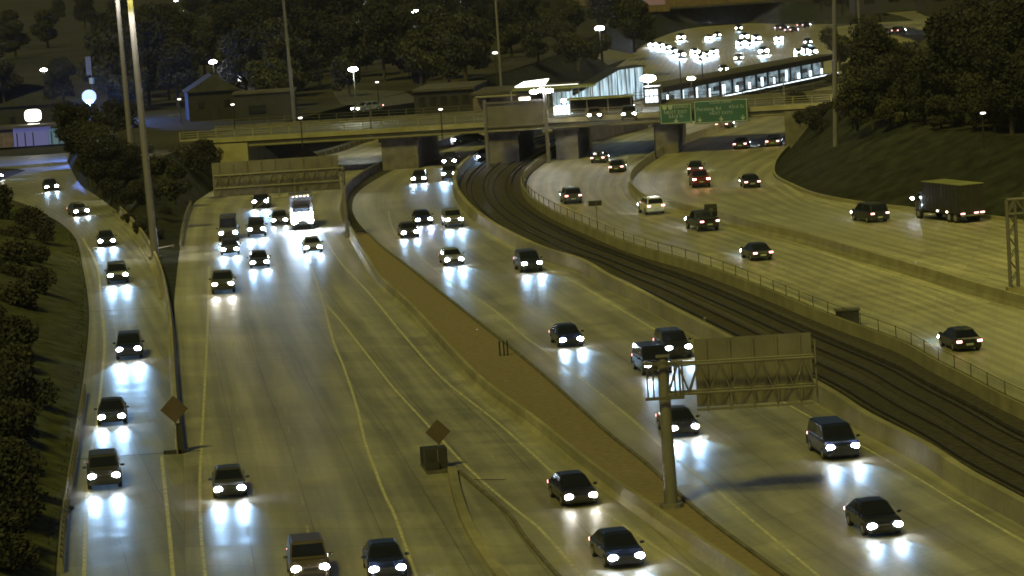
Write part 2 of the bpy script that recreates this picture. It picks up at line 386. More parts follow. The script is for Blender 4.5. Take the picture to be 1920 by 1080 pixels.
# ------------------------------------------------------------------ barriers and fences
def barrier(name, px, label, h=.85, wd=.6, mat='conc', n=90, group=None, off=0.0):
    o = extrude(offset(line(px, n), off), jersey(h, wd)).build(name, mat)
    return tag(o, label, 'barrier', group)
barrier('concrete_barrier', bar1[:13], 'long pale concrete barrier along the left edge of the brown median strip', .85, .75, off=.3)
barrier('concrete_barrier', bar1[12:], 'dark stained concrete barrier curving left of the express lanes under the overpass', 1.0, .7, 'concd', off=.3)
tag(extrude(offset(W['bar2'], .3), [(-.32, 0), (-.25, 1.15), (.2, 1.15), (.28, 0)]).build('concrete_barrier', 'conc'), 'tall smooth concrete wall between the express lanes and the railway tracks', 'barrier')
barrier('concrete_barrier', bar4, 'narrow concrete barrier dividing the two outbound carriageways on the right', .95, .55, 'girder')
barrier('concrete_barrier', [(338, 846), (331, 770), (326, 700), (321, 620), (313, 565), (305, 525), (291, 488), (271, 452), (249, 424), (226, 400)], 'curving concrete barrier between the left ramp and the local lanes', .85, .6)
tag(extrude(line([(301, 562), (296, 535), (285, 508), (268, 478), (248, 448), (228, 420), (212, 396)]), [(-.1, 0), (-.1, .22), (.1, .22), (.1, 0)]).build('kerb', 'conc'), 'low pale kerb beside the curving ramp barrier', 'kerb')
tag(extrude(line(edge5), [(-.15, 0), (-.12, .35), (.12, .35), (.15, 0)]).build('kerb', 'girder'), 'low concrete kerb at the foot of the dark right grass slope', 'kerb')
tag(extrude(line(lineD[:14]), [(-.10, 0), (-.10, .16), (.10, .16), (.10, 0)]).build('kerb', 'concd'), 'thin dark kerb on the right edge of the brown median strip', 'kerb')
tag(extrude(line([(848, 884), (856, 925), (872, 975), (900, 1030), (950, 1100), (1030, 1200)], 50), [(-.28, 0), (-.25, .3), (.25, .3), (.28, 0)]).build('kerb', 'conc'), 'short raised concrete gore behind the dark crash cushion', 'kerb')
tag(extrude(line([(862, 886), (905, 924), (955, 968), (985, 1010), (1040, 1075), (1150, 1190)], 50), [(-.1, 0), (-.08, .16), (.08, .16), (.1, 0)]).build('kerb', 'concd'), 'thin dark kerb fanning right from the crash cushion', 'kerb')
# guardrails (w-beam on posts)
def guardrail(px, label, n=30):
    P = line(px, n); t = thing('guardrail', label, 'guardrail', P[0]); o0 = P[0]
    q = [p - o0 for p in P]
    extrude(q, [(-.03, .45), (-.08, .55), (-.03, .62), (-.08, .70), (-.03, .78), (.02, .78), (.02, .45)]).build('rail', 'steel', t)
    step = max(1, len(q) // max(2, int(sum((q[i + 1] - q[i]).length for i in range(len(q) - 1)) / 3)))
    for i in range(0, len(q), step): MB().box(q[i] + Vector((.1, 0, .38)), (.12, .12, .76)).build('post', 'steel', t)
guardrail([(338, 470), (342, 440), (349, 410), (358, 388)], 'short steel guardrail at the top left edge of the local lanes')
guardrail([(113, 1075), (120, 985), (141, 850), (158, 740)], 'low steel guardrail along the grass on the ramp\'s left edge', 40)
guardrail([(580, 297), (630, 284), (690, 264)], 'steel guardrail seen under the overpass behind the curving local lanes', 20)
# wall with chain-link fence beside the tracks
P3 = line(fen3, 150)
f3 = thing('trackside_fence', 'low concrete wall topped by chain-link fence between tracks and outbound lanes', 'fence', P3[0])
q3 = [p - P3[0] for p in P3]
extrude(q3, [(-.2, 0), (-.15, .9), (.15, .9), (.2, 0)]).build('wall', 'girder', f3)
fb = MB(); fw = MB()
for i in range(len(q3) - 1):
    a, b = q3[i], q3[i + 1]; L_ = (b - a).length
    for z in (.93, 1.7): fb.tube(a + Vector((0, 0, z)), b + Vector((0, 0, z)), .02, n=4, caps=False)
    if i % 2 == 0: fb.tube(a + Vector((0, 0, .9)), a + Vector((0, 0, 1.75)), .03, n=5)
    k = int(L_ / .16)
    for j in range(k):
        p = a.lerp(b, j / k); p2 = a.lerp(b, min(1, (j + 1.6) / k)); p3 = a.lerp(b, max(0, (j - 1.6) / k))
        for e in (p2, p3): fw.quad(p + Vector((0, 0, .92)), p + Vector((.0, .03, .92)), e + Vector((0, .03, 1.7)), e + Vector((0, 0, 1.7)))
fb.build('frame', 'verge', f3); fw.build('wire_mesh', 'verge', f3)

# ------------------------------------------------------------------ railway
A, B = W['bar2'], W['fen3']
def lane_at(t): return [Vector((a.x + (b.x - a.x) * t, a.y + (b.y - a.y) * t, 0)) for a, b in zip(A, B)]
# the four rails keep their gauge: centre lines of the two tracks
for ti, (t, lab) in enumerate(((.34, 'railway track on the side of the express lanes, shining in places'), (.66, 'railway track on the side of the outbound lanes, shining in places'))):
    c = lane_at(t); tr = thing('railway_track', lab, 'railway track', (0, 0, 0))
    for s in (-.72, .72): extrude(offset(c, s), [(-.06, .02), (-.04, .2), (.04, .2), (.06, .02)]).build('rail', 'rail', tr)
    extrude(offset(c, 1.35 if ti else -1.35), [(-.07, .1), (-.07, .32), (.07, .32), (.07, .1)]).build('third_rail', 'tie', tr)
    tm = MB(); cc = smooth(c, 700)
    for i in range(0, len(cc) - 1):
        d = cc[i + 1] - cc[i]; tm.box(cc[i] + Vector((0, 0, -.01)), (2.5, .24, .10), math.atan2(d.y, d.x) - math.pi / 2)
    stuff(tm.build('tie', 'tie', tr), 'dark timber ties')

# ------------------------------------------------------------------ overpass
OA, OB = Vector((-34.0, 419.5, 0)), Vector((37.0, 411.5, 0))
OD = (OB - OA).normalized(); ON = Vector((-OD.y, OD.x, 0))
if ON.y < 0: ON = -ON
def ov(px, n=0.0, z=0.0):
    """point on the overpass's front line seen at column px (for its foot), n metres behind it"""
    d = FW * FOC + RX * (px - 960) + UY * (540 - 300); d.z = 0
    # intersection of the ground track of that column with the front line
    den = d.x * OD.y - d.y * OD.x
    t = (OA.x * OD.y - OA.y * OD.x) / den
    p = Vector((d.x * t, d.y * t, 0)); return p + ON * n + Vector((0, 0, z))
WD = 24.0
arz = math.atan2(OD.y, OD.x)
L0, L1 = ov(300), ov(1600); LEN = (L1 - L0).length
op = thing('road_overpass', 'long concrete and steel road overpass crossing all the lanes', 'overpass', (0, 0, 0))
def along(px0, px1, n0, n1, z0, z1):
    a, b = ov(px0), ov(px1); c = (a + b) / 2 + ON * (n0 + n1) / 2; c.z = (z0 + z1) / 2
    return c, ((b - a).length, abs(n1 - n0), z1 - z0)
def abox(m, *a):
    c, s = along(*a); m.box(c, s, arz); return m
abox(MB(), 300, 1600, .25, WD - .25, DECK - .6, DECK - .02).build('deck', 'street', op)
g1 = abox(MB(), 466, 1475, .3, .6, 4.30, DECK - .3); g2 = abox(MB(), 466, 1475, .12, .7, 4.18, 4.30); g1.build('girder', 'girder', op); g2.build('girder_flange', 'dsteel', op)
for nn in (5.0, 11.0, 17.0, 23.0): abox(MB(), 466, 1475, nn, nn + .3, 4.35, DECK - .61).build('girder', 'dsteel', op)
abox(MB(), 340, 1600, -.12, .24, DECK - .42, DECK + .2).build('parapet', 'girder', op)
abox(MB(), 340, 1600, .6, 2.9, DECK - .01, DECK + .16).build('sidewalk', 'concd', op)
abox(MB(), 340, 1600, WD - 2.9, WD - .5, DECK - .01, DECK + .16).build('sidewalk', 'concd', op)
abox(MB(), 340, 1600, WD - .4, WD + .1, DECK - .6, DECK + .45).build('parapet', 'concd', op)
sl = MB(); abox(sl, 360, 1590, 11.9, 12.05, DECK, DECK + .006); sl.build('centre_line', 'paint', op)
rl = MB()
for z in (.55, .85, 1.15): abox(rl, 340, 1600, .1, .16, DECK + z, DECK + z + .06)
a0, a1 = ov(340), ov(1600); nr = int((a1 - a0).length / 2.4)
for i in range(nr + 1):
    p = a0.lerp(a1, i / nr) + ON * .13; rl.box(p + Vector((0, 0, DECK + .7)), (.1, .1, .95), arz)
rl.build('railing', 'girder', op)
rl = MB()
for z in (.8, 1.2): abox(rl, 340, 1600, WD, WD + .06, DECK + z, DECK + z + .06)
for i in range(nr + 1):
    p = a0.lerp(a1, i / nr) + ON * WD; rl.box(p + Vector((0, 0, DECK + .8)), (.1, .1, .9), arz)
rl.build('railing', 'dsteel', op)
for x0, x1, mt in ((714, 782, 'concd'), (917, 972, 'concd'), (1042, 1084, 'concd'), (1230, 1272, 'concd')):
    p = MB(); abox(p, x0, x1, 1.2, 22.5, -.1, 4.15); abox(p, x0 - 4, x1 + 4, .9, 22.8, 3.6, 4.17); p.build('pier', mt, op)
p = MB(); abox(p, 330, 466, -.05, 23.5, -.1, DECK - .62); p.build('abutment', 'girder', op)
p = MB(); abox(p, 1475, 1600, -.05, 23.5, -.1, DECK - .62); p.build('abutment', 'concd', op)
# things standing on the overpass
def dpole(px, n, h, label, lampmat='lampdim'):
    b = ov(px, n, DECK + .16); t = thing('street_lamp', label, 'street lamp', b)
    MB().tube((0, 0, 0), (0, 0, h), .12, .07).build('pole', 'dsteel', t)
    MB().tube((0, 0, h), (-1.4, -.3, h + .3), .05, .04, 6).build('arm', 'dsteel', t)
    MB().dome((-1.5, -.3, h + .28), .35, .16, .1).build('lamp_head', lampmat, t)
dpole(698, 1.0, 2.9, 'short dark post with lamp on the overpass sidewalk, left of centre', 'dsteel')
dpole(346, 1.0, 3.0, 'short dark post at the left end of the overpass railing', 'dsteel')
dpole(1476, 1.5, 3.4, 'rusty post at the right end of the overpass railing', 'dsteel')

# ------------------------------------------------------------------ station head house on the far side of the overpass
def house_box(name, label, cat, px0, px1, n0, n1, z0, z1, wall='brick', roof='roof', canopy=None):
    t = thing(name, label, cat, (0, 0, 0))
    abox(MB(), px0, px1, n0, n1, z0, z1).build('wall', wall, t)
    abox(MB(), px0 - 2, px1 + 2, n0 - .4, n1 + .4, z1, z1 + .35).build('roof', roof, t)
    return t
hs = house_box('station_house', 'low brick station building with flat roof behind the overpass', 'station', 842, 1040, 30, 44, DECK - .3, DECK + 2.3)
w_ = MB(); abox(w_, 935, 957, 29.88, 29.98, DECK + .9, DECK + 1.6); w_.build('window', 'window', hs)
w_ = MB(); abox(w_, 870, 878, 29.9, 29.98, DECK, DECK + 2.1); w_.build('door', 'trim', hs); w_ = MB(); abox(w_, 972, 980, 29.9, 29.98, DECK, DECK + 2.1); w_.build('door', 'trim', hs)
c1 = MB(); abox(c1, 930, 1092, 24.6, 29.4, DECK + 2.75, DECK + 3.0); c1.build('canopy', 'proof', hs)
c1 = MB(); abox(c1, 850, 1060, 27.6, 29.8, DECK + 2.0, DECK + 2.15); c1.build('eave', 'girder', hs)
for px in (926, 1000, 1060, 1088):
    abox(MB(), px, px + 2, 24.9, 25.2, DECK + .1, DECK + 2.75).build('column', 'steel', hs)
# glazed light roof on the house
t = thing('lit_skylight', 'long brightly lit white skylight lying on the station house roof', 'skylight', (0, 0, 0))
m = MB(); m.slab(ov(920, 35, DECK + 2.75), ov(980, 35, DECK + 2.75), ov(986, 38, DECK + 3.5), ov(934, 38, DECK + 3.25), .15); m.build('glazing', 'lampdim', t)
m = MB(); abox(m, 926, 1050, 33.9, 34.1, DECK + 2.66, DECK + 2.84); m.build('light_strip', 'lampdim', t)
t = house_box('street_building', 'dark flat-roofed building on the street behind the overpass', 'building', 716, 838, 34, 50, DECK - .2, DECK + 3.0, 'siding', 'roof')
w_ = MB()
for k in range(5): abox(w_, 726 + k * 22, 738 + k * 22, 33.9, 33.98, DECK + 1, DECK + 2.2)
w_.build('window', 'glass', t)
# glazed ramp from the head house down to the platform
def zwall(px0, py0, px1, py1, z): return G(px0, py0, z), G(px1, py1, z)
gl = thing('glazed_station_ramp', 'bright bluish glass-walled station ramp behind the overpass', 'station ramp', (0, 0, 0))
a, b = G(1073, 206, 5.0), G(1208, 184, 4.4)
m = MB(); n_ = 8; hA, hB = 1.9, 4.6
dv = (b - a); bk = Vector((dv.y, -dv.x, 0)).normalized() * -1
if bk.y < 0: bk = -bk
for i in range(n_):
    t0, t1 = i / n_ + .006, (i + 1) / n_ - .006
    p, q = a.lerp(b, t0), a.lerp(b, t1); h0, h1 = hA + (hB - hA) * min(1, t0 * 1.6), hA + (hB - hA) * min(1, t1 * 1.6)
    MB().slab(p, q, q + Vector((0, 0, h1)), p + Vector((0, 0, h0)), .06).build('glass_panel', 'glaze', gl)
fr = MB()
for i in range(n_ * 3 + 1):
    t0 = i / (n_ * 3); p = a.lerp(b, t0) - bk * .1; h0 = hA + (hB - hA) * min(1, t0 * 1.6)
    fr.tube(p, p + Vector((0, 0, h0 + .1)), .05 if i % 3 == 0 else .022, n=4)
fr.tube(a + Vector((0, 0, 1.0)) - bk * .1, b + Vector((0, 0, 1.0)) - bk * .1, .04, n=4)
fr.build('frame', 'dsteel', gl)
m = MB(); m.slab(a + Vector((0, 0, hA + .05)) - bk * .5, a.lerp(b, .62) + Vector((0, 0, hB + .05)) - bk * .5, a.lerp(b, .62) + Vector((0, 0, hB + .25)) + bk * 1.2, a + Vector((0, 0, hA + .25)) + bk * 1.2, .12)
m.slab(a.lerp(b, .62) + Vector((0, 0, hB + .05)) - bk * .5, b + Vector((0, 0, hB + .05)) - bk * .5, b + Vector((0, 0, hB + .25)) + bk * 1.2, a.lerp(b, .62) + Vector((0, 0, hB + .25)) + bk * 1.2, .12)
m.build('roof', 'trim', gl)
m = MB(); m.slab(a + Vector((0, 0, -4.9)), b + Vector((0, 0, -4.4)), b + Vector((0, 0, -.02)), a + Vector((0, 0, -.02)), .3); m.build('base_wall', 'concd', gl)
# entrance kiosk
kk = thing('lit_entrance_kiosk', 'small teal lit glass kiosk beside the twin white lamps on the overpass', 'kiosk', (0, 0, 0))
abox(MB(), 1030, 1063, 10, 14, DECK, DECK + 1.1).build('lower_panel', 'strip', kk)
abox(MB(), 1030, 1063, 10.1, 14, DECK + 1.3, DECK + 3.0).build('glazing', 'glaze', kk)
m = MB()
for px in (1029, 1037, 1046, 1055, 1063): abox(m, px, px + 1.2, 9.8, 9.95, DECK, DECK + 3.1)
abox(m, 1028, 1065, 9.8, 14.2, DECK + 3.05, DECK + 3.25); m.build('frame', 'dsteel', kk)
bs = thing('bus_shelter', 'long pale-roofed shelter on the overpass over two waiting cars', 'shelter', (0, 0, 0))
abox(MB(), 1064, 1188, 4.6, 8.2, DECK + 2.12, DECK + 2.3).build('roof', 'proof', bs)
for px in (1068, 1100, 1140, 1184):
    abox(MB(), px, px + 1.5, 4.8, 5.0, DECK + .1, DECK + 2.12).build('column', 'steel', bs)
abox(MB(), 1066, 1186, 8.0, 8.1, DECK + .3, DECK + 2.05).build('back_wall', 'siding', bs)
kw = thing('lit_window_booth', 'small dark booth with a bright six-pane window beside the glass ramp', 'booth', (0, 0, 0))
abox(MB(), 1196, 1228, 18, 22, DECK - .2, DECK + 2.6).build('wall', 'roof', kw)
for i in range(3):
    for j in range(2): abox(MB(), 1200 + i * 8.6, 1207 + i * 8.6, 17.85, 17.95, DECK + .5 + j * .95, DECK + 1.3 + j * .95).build('pane', 'strip', kw)

# ------------------------------------------------------------------ station platform beyond the overpass
pl = thing('station_platform', 'long railway platform under a dark canopy, lit bluish, in the median beyond the overpass', 'station platform', (0, 0, 0))
a, b = G(1240, 206, 1.0), G(1572, 137, 1.0); d = (b - a).normalized(); bk = Vector((-d.y, d.x, 0))
if bk.y < 0: bk = -bk
prz = math.atan2(d.y, d.x); PL = (b - a).length
def pbox(m, s0, s1, n0, n1, z0, z1):
    c = a + d * (s0 + s1) / 2 + bk * (n0 + n1) / 2; c.z = (z0 + z1) / 2; return m.box(c, (s1 - s0, n1 - n0, z1 - z0), prz)
pbox(MB(), 0, PL, 0, 6, -.1, 1.0).build('slab', 'concd', pl)
pbox(MB(), PL * .28, PL, .0, .35, 1.003, 1.12).build('edge_light', 'strip', pl)
pbox(MB(), 0, PL, -.4, 6.4, 3.6, 4.5).build('canopy', 'roof', pl)
pbox(MB(), PL * .02, PL * .99, 3.0, 3.1, 1.05, 3.6).build('windscreen', 'plat', pl)
random.seed(5)
ncol = 15
for i in range(ncol + 1): pbox(MB(), PL * i / ncol - .15, PL * i / ncol + .15, .8, 1.1, 1.0, 3.6).build('column', 'trim', pl)
for i in range(13):
    s = PL * (.06 + .072 * i); pbox(MB(), s, s + random.uniform(.35, 1.0), .9, 1.1, 1.3, 1.3 + random.uniform(.8, 2.0)).build('light_panel', 'strip', pl)
for i in range(7):
    s = PL * (.1 + .125 * i); pbox(MB(), s, s + 3.2, 2.4, 2.7, 1.9, 2.6).build('sign_board', 'alum' if i % 2 else 'trim', pl)
for i in range(6):
    s = PL * (.3 + .11 * i); pbox(MB(), s, s + 2.6, 1.2, 1.6, 1.4, 1.55).build('bench', 'dsteel', pl)
pbox(MB(), -6, PL + 10, -4.6, -4.2, 0, .9).build('side_wall', 'girder', pl)
for i, (px, py, t_) in enumerate(((1277, 161, 'left one of the two thin dark poles standing at the platform canopy'), (1318, 154, 'right one of the two thin dark poles standing at the platform canopy'))):
    p = G(px, py, 4.5); p.z = 4.5; t = thing('light_pole', t_, 'pole', p); MB().tube((0, 0, 0), (0, 0, 5.0), .09, .07).build('pole', 'trim', t); MB().box((0, 0, 5.0), (.6, .2, .12)).build('lamp_head', 'trim', t)

# second, far overpass
FA, FB_ = G(1290, 36), G(1530, 30)
fd = (FB_ - FA).normalized(); frz = math.atan2(fd.y, fd.x); fn = Vector((-fd.y, fd.x, 0))
fo = thing('far_overpass', 'distant pale overpass crossing the curved lanes at the top of the picture', 'overpass', (0, 0, 0))
def fbox(m, s0, s1, n0, n1, z0, z1):
    c = FA + fd * (s0 + s1) / 2 + fn * (n0 + n1) / 2; c.z = (z0 + z1) / 2; return m.box(c, (s1 - s0, n1 - n0, z1 - z0), frz)
FL = (FB_ - FA).length
fbox(MB(), -FL * 1.2, FL * .97, 0, 14, 4.6, 6.6).build('deck', 'girder', fo)
fbox(MB(), -FL * 1.2, FL * .97, -.2, 0, 6.6, 7.6).build('parapet', 'brick', fo)
for s in (.44, .95): fbox(MB(), FL * s, FL * s + 4.5, 1, 13, 0, 4.6).build('pier', 'concd', fo)
for s in (.5, .63, .8):
    MB().tube(FA + fd * FL * s + Vector((0, 0, 7)), FA + fd * FL * s + Vector((0, 0, 15)), .15, .1).build('pole', 'dsteel', fo)

# ------------------------------------------------------------------ sign structures
def bolted_panel(t, c0, w, h, mat='alum', ribs=6, name='sign_panel', back=True, y=0.0):
    """panel lying in local XZ; local -Y faces the camera"""
    MB().box((c0[0], y, c0[1]), (w, .08, h)).build(name, mat, t)
    if back:
        r = MB()
        for i in range(ribs): r.box((c0[0] - w / 2 + w * (i + .5) / ribs, y - .09, c0[1]), (.10, .10, h * .98))
        r.build('stiffener', mat, t)
def truss(x0, x1, z0, z1, y0, y1, n, r=.055):
    m = MB()
    for z in (z0, z1):
        for y in (y0, y1): m.tube((x0, y, z), (x1, y, z), r * 1.3, n=6)
    for i in range(n):
        a_, b_ = x0 + (x1 - x0) * i / n, x0 + (x1 - x0) * (i + .5) / n; c_ = x0 + (x1 - x0) * (i + 1) / n
        for y in (y0, y1): m.tube((a_, y, z0), (b_, y, z1), r * .7, n=5); m.tube((b_, y, z1), (c_, y, z0), r * .7, n=5)
        m.tube((a_, y0, z0), (c_, y1, z0), r * .6, n=5); m.tube((b_, y0, z1), (b_, y1, z1), r * .6, n=5)
    return m
# near cantilever sign seen from behind
base = G(1259, 952)
t = thing('cantilever_sign', 'overhead road sign seen from behind on its thick round post, over the express lanes', 'road sign', base, math.radians(-2))
po = MB(); po.tube((0, 0, 0), (0, 0, 7.9), .36, .27, 16); po.tube((0, 0, 0), (0, 0, .25), .62, .62, 12); po.build('post', 'mast', t)
MB().box((0, 0, 7.9), (.7, .7, .06)).build('cap', 'mast', t)
truss(.2, 7.7, 5.95, 7.45, -.55, .35, 7).build('truss', 'alum', t)
m = MB()
for x in (-.85, -.55, .55, .8, .95): m.tube((x, -.62, 5.8), (x, -.62, 7.7), .045, n=6)
for z in (5.8, 7.6): m.box((0, -.62, z), (2.0, .08, .16))
m.build('bracket', 'dsteel', t)
bolted_panel(t, (4.65, 6.85), 6.0, 3.5, ribs=5, y=.48)
m = MB()
for i in range(5): m.tube((2.2 + i * 1.2, .3, 5.12), (2.2 + i * 1.2, -.7, 5.12), .04, n=5); m.tube((2.2 + i * 1.2, .42, 4.85), (2.2 + i * 1.2, .42, 6.1), .05, n=5)
m.box((4.6, -.6, 5.10), (6.0, .5, .05)); m.build('walkway', 'alum', t)
m = MB(); m.tube((7.8, -.1, 5.0), (7.8, -.1, 8.3), .05, n=6); m.build('end_post', 'alum', t)
# far sign back over the local lanes
base = G(652, 446)
t = thing('sign_gantry', 'wide overhead sign seen from behind above the head of the local lanes', 'road sign', base, math.radians(0))
MB().tube((0, 0, 0), (0, 0, 7.4), .22, .18, 12).build('post', 'alum', t)
truss(-13.2, 0, 5.9, 7.2, -.4, .3, 12).build('truss', 'alum', t)
bolted_panel(t, (-6.9, 6.75), 12.9, 3.5, ribs=9, y=.45)
m = MB(); m.tube((-7.3, -.5, 4.62), (-2.6, -.5, 4.8), .09, n=6)
m.tube((-7.6, -.5, 4.62), (-8.9, -2.2, 3.9), .07, n=6); m.tube((-2.9, -.5, 4.8), (-3.5, -2.0, 3.8), .06, n=6)
m.tube((-6.6, -.2, 4.7), (-6.6, -.2, 6.4), .06, n=6); m.tube((-5.0, -.2, 4.7), (-5.0, -.2, 7.0), .06, n=6); m.build('lamp_frame', 'steel', t)
# grey sign back over the tracks, in front of the overpass
base = G(1029, 306)
t = thing('track_sign_gantry', 'broad grey sign back on two posts in front of the overpass', 'road sign', base, math.radians(0))
MB().tube((0, 0, 0), (0, 0, 9.2), .28, .22, 10).build('post', 'mast', t)
MB().tube((-7.8, 0, 0), (-7.8, 0, 8.6), .26, .2, 10).build('post', 'mast', t)
bolted_panel(t, (-3.95, 6.6), 7.2, 3.3, ribs=4, y=.2)
m = MB(); m.box((-3.9, 0, 8.2), (7.8, .2, .2)); m.box((-3.9, 0, 5.1), (7.8, .2, .2)); m.build('beam', 'mast', t)
lt = thing('twin_lamp', 'bright twin white lamp heads on top of the right gantry post', 'lamp', base + Vector((0, 0, 9.2)))
MB().box((-.4, 0, .05), (3.2, .12, .1)).build('crossbar', 'mast', lt)
for x, z in ((-1.3, .1), (-.35, .25), (.6, .12)): MB().dome((x, -.1, z), .62, .35, .28).build('lamp_head', 'lampw', lt)
lt2 = thing('wall_lamp', 'small warm white lamp right of the bright twin lamps', 'lamp', G(1057, 189, 8.5)); MB().dome((0, 0, 0), .4, .3, .25).build('lamp_head', 'headw', lt2)
# green signs
def text(parent, s, x, z, size, y=-.06, mat='white'):
    c = bpy.data.curves.new('lettering', 'FONT'); c.body = s; c.size = size; c.align_x = 'CENTER'; c.align_y = 'CENTER'; c.extrude = .01
    c.materials.append(M[mat]); o = bpy.data.objects.new('lettering', c); SC.collection.objects.link(o); o.parent = parent
    dg = bpy.context.evaluated_depsgraph_get(); me = bpy.data.meshes.new_from_object(o.evaluated_get(dg)); bpy.data.objects.remove(o)
    o = bpy.data.objects.new('lettering', me); SC.collection.objects.link(o); o.parent = parent
    o.location = (x, y, z); o.rotation_euler = (math.pi / 2, 0, 0); return o
def arrow(parent, x, z, s=.32):
    m = MB(); m.box((x, -.055, z + s * .6), (s * .42, .03, s * 1.1)); m.add([(x - s, -.07, z + s * .25), (x + s, -.07, z + s * .25), (x, -.07, z - s), (x - s, -.04, z + s * .25), (x + s, -.04, z + s * .25), (x, -.04, z - s)], [(0, 2, 1), (3, 4, 5), (0, 1, 4, 3), (1, 2, 5, 4), (2, 0, 3, 5)])
    m.build('arrow', 'white', parent)
def shield(parent, x, z, s=.5):
    m = MB(); m.add([(x + s * a_, -.05, z + s * b_) for a_, b_ in ((-.5, .5), (0, .42), (.5, .5), (.55, 0), (.3, -.42), (0, -.6), (-.3, -.42), (-.55, 0))], [tuple(range(8))]); m.build('shield', 'white', parent)
def green_sign(label, x0, x1, ytop, ybot, n=-.9):
    p = ov((x0 + x1) / 2, n); wdt = (ov(x1, n) - ov(x0, n)).length
    Zt = GY((x0 + x1) / 2, ytop, p.y).z; Zb = GY((x0 + x1) / 2, ybot, p.y).z
    t = thing('green_road_sign', label, 'road sign', p, arz); h = Zt - Zb; zc = (Zt + Zb) / 2
    MB().box((0, .05, zc), (wdt, .1, h)).build('sign_panel', 'green', t)
    b_ = MB(); e = .09
    for sx in (-1, 1): b_.box((sx * (wdt / 2 - .14), -.03, zc), (e, .03, h - .2))
    for sz in (-1, 1): b_.box((0, -.034, zc + sz * (h / 2 - .14)), (wdt - .2, .03, e))
    b_.build('border', 'white', t)
    s_ = MB()
    for x in (-wdt * .3, wdt * .3): s_.box((x, .5, zc), (.15, .8, .15))
    s_.build('bracket', 'dsteel', t)
    return t, zc, wdt, h
t, zc, wdt, h = green_sign('smaller green overhead sign with one arrow, on the overpass front', 1243, 1303, 194, 232)
shield(t, -wdt * .34, zc + h * .33, .55); shield(t, -wdt * .16, zc + h * .33, .55); text(t, 'EXPRESS', wdt * .18, zc + h * .33, .5)
text(t, 'NEXT EXIT', 0, zc + h * .08, .62); text(t, '63rd St', 0, zc - h * .12, .62); arrow(t, 0, zc - h * .36)
t, zc, wdt, h = green_sign('larger green overhead sign with three arrows, on the overpass front', 1307, 1408, 186, 230)
text(t, 'LOCAL LANES', 0, zc + h * .38, .45); text(t, 'Pershing Rd', -wdt * .22, zc + h * .12, .66); text(t, '43rd St', wdt * .29, zc + h * .16, .66)
text(t, 'NEXT EXITS', 0, zc - h * .08, .55)
for x in (-.4, 0, .4): arrow(t, wdt * x, zc - h * .33)
t = thing('thin_pole', 'thin dark pole beside the overpass pier, left of the green signs', 'pole', G(1230, 298)); MB().tube((0, 0, 0), (0, 0, 4.6), .08).build('pole', 'trim', t); MB().box((0, 0, .1), (.4, .4, .2)).build('foot', 'trim', t)
# right truss sign support
base = G(1903, 552)
t = thing('truss_sign_support', 'lattice sign support with green sign back at the right edge', 'road sign', base, 0)
m = MB()
for x, y in ((-.3, -.3), (.3, -.3), (-.3, .4), (.3, .4)): m.tube((x, y, 0), (x, y, 7.2), .09, n=6)
for k in range(8):
    z = k * .9; s = 1 if k % 2 else -1
    for y in (-.3, .4): m.tube((-.3 * s, y, z), (.3 * s, y, z + .9), .04, n=5)
    m.tube((-.3, -.3, z), (-.3, .4, z + .9), .04, n=5)
m.build('post', 'mast', t); MB().box((0, 0, .3), (1.2, 1.2, .6)).build('footing', 'girder', t)
truss(-.3, 12, 6.2, 7.3, -.4, .4, 9).build('truss', 'mast', t); MB().box((5.0, .5, 6.6), (8.0, .08, 2.2)).build('sign_panel', 'dsteel', t)
# small dark sign on the verge
t = thing('small_sign', 'small dark rectangular sign on thin post beside the trackside fence', 'sign', G(1121, 436)); MB().tube((0, 0, 0), (0, 0, 3.2), .05, n=6).build('post', 'mast', t); MB().box((-.1, 0, 2.9), (1.3, .06, .5)).build('sign_panel', 'trim', t)
# diamond sign on the end of the ramp barrier
def diamond(name, label, base, zc, r, post=True, mat='brown'):
    t = thing(name, label, 'sign', base)
    MB().add([(0, -.02, zc + r), (r, -.02, zc), (0, -.02, zc - r), (-r, -.02, zc), (0, .03, zc + r), (r, .03, zc), (0, .03, zc - r), (-r, .03, zc)], [(0, 3, 2, 1), (4, 5, 6, 7), (0, 1, 5, 4), (1, 2, 6, 5), (2, 3, 7, 6), (3, 0, 4, 7)]).build('sign_panel', mat, t)
    MB().tube((0, .08, 0), (0, .08, zc + r * .6), .05, n=6).build('post', 'steel', t)
    return t
diamond('diamond_sign', 'brown diamond sign back at the near end of the ramp barrier', G(333, 852), 2.75, .84)
t = thing('barrier_end_post', 'dark upright post closing the near end of the ramp barrier', 'post', G(334, 850))
MB().box((.15, 0, .9), (.35, .5, 1.8)).build('post', 'trim', t); MB().box((-.3, -.1, .12), (1.1, .3, .22)).build('foot', 'trim', t)
diamond('diamond_sign', 'grey-brown diamond sign back above the dark crash cushion', G(826, 880), 2.15, .72)
t = thing('crash_cushion', 'dark boxy crash cushion standing in the gore between painted lines', 'crash cushion', G(818, 882), math.radians(8))
MB().box((0, 0, .75), (1.25, 1.1, 1.15)).build('module', 'trim', t); MB().box((-.05, 1.5, .6), (1.1, 1.8, .9)).build('module', 'black', t)
MB().box((.08, -.58, .75), (.06, .05, 1.1)).build('seam_strip', 'alum', t); MB().box((-.25, -.75, .35), (.7, .3, .5)).build('nose', 'trim', t)
MB().box((0, .5, .09), (1.3, 3.4, .16)).build('base_plate', 'dsteel', t)
t = thing('reflector_post', 'small bright reflector on the concrete wall beside the tracks', 'reflector', G(1322, 610, .9)); MB().tube((0, 0, 0), (0, 0, .5), .05, n=6).build('post', 'steel', t); MB().dome((0, 0, .5), .12, .12, .1).build('reflector', 'steel', t)
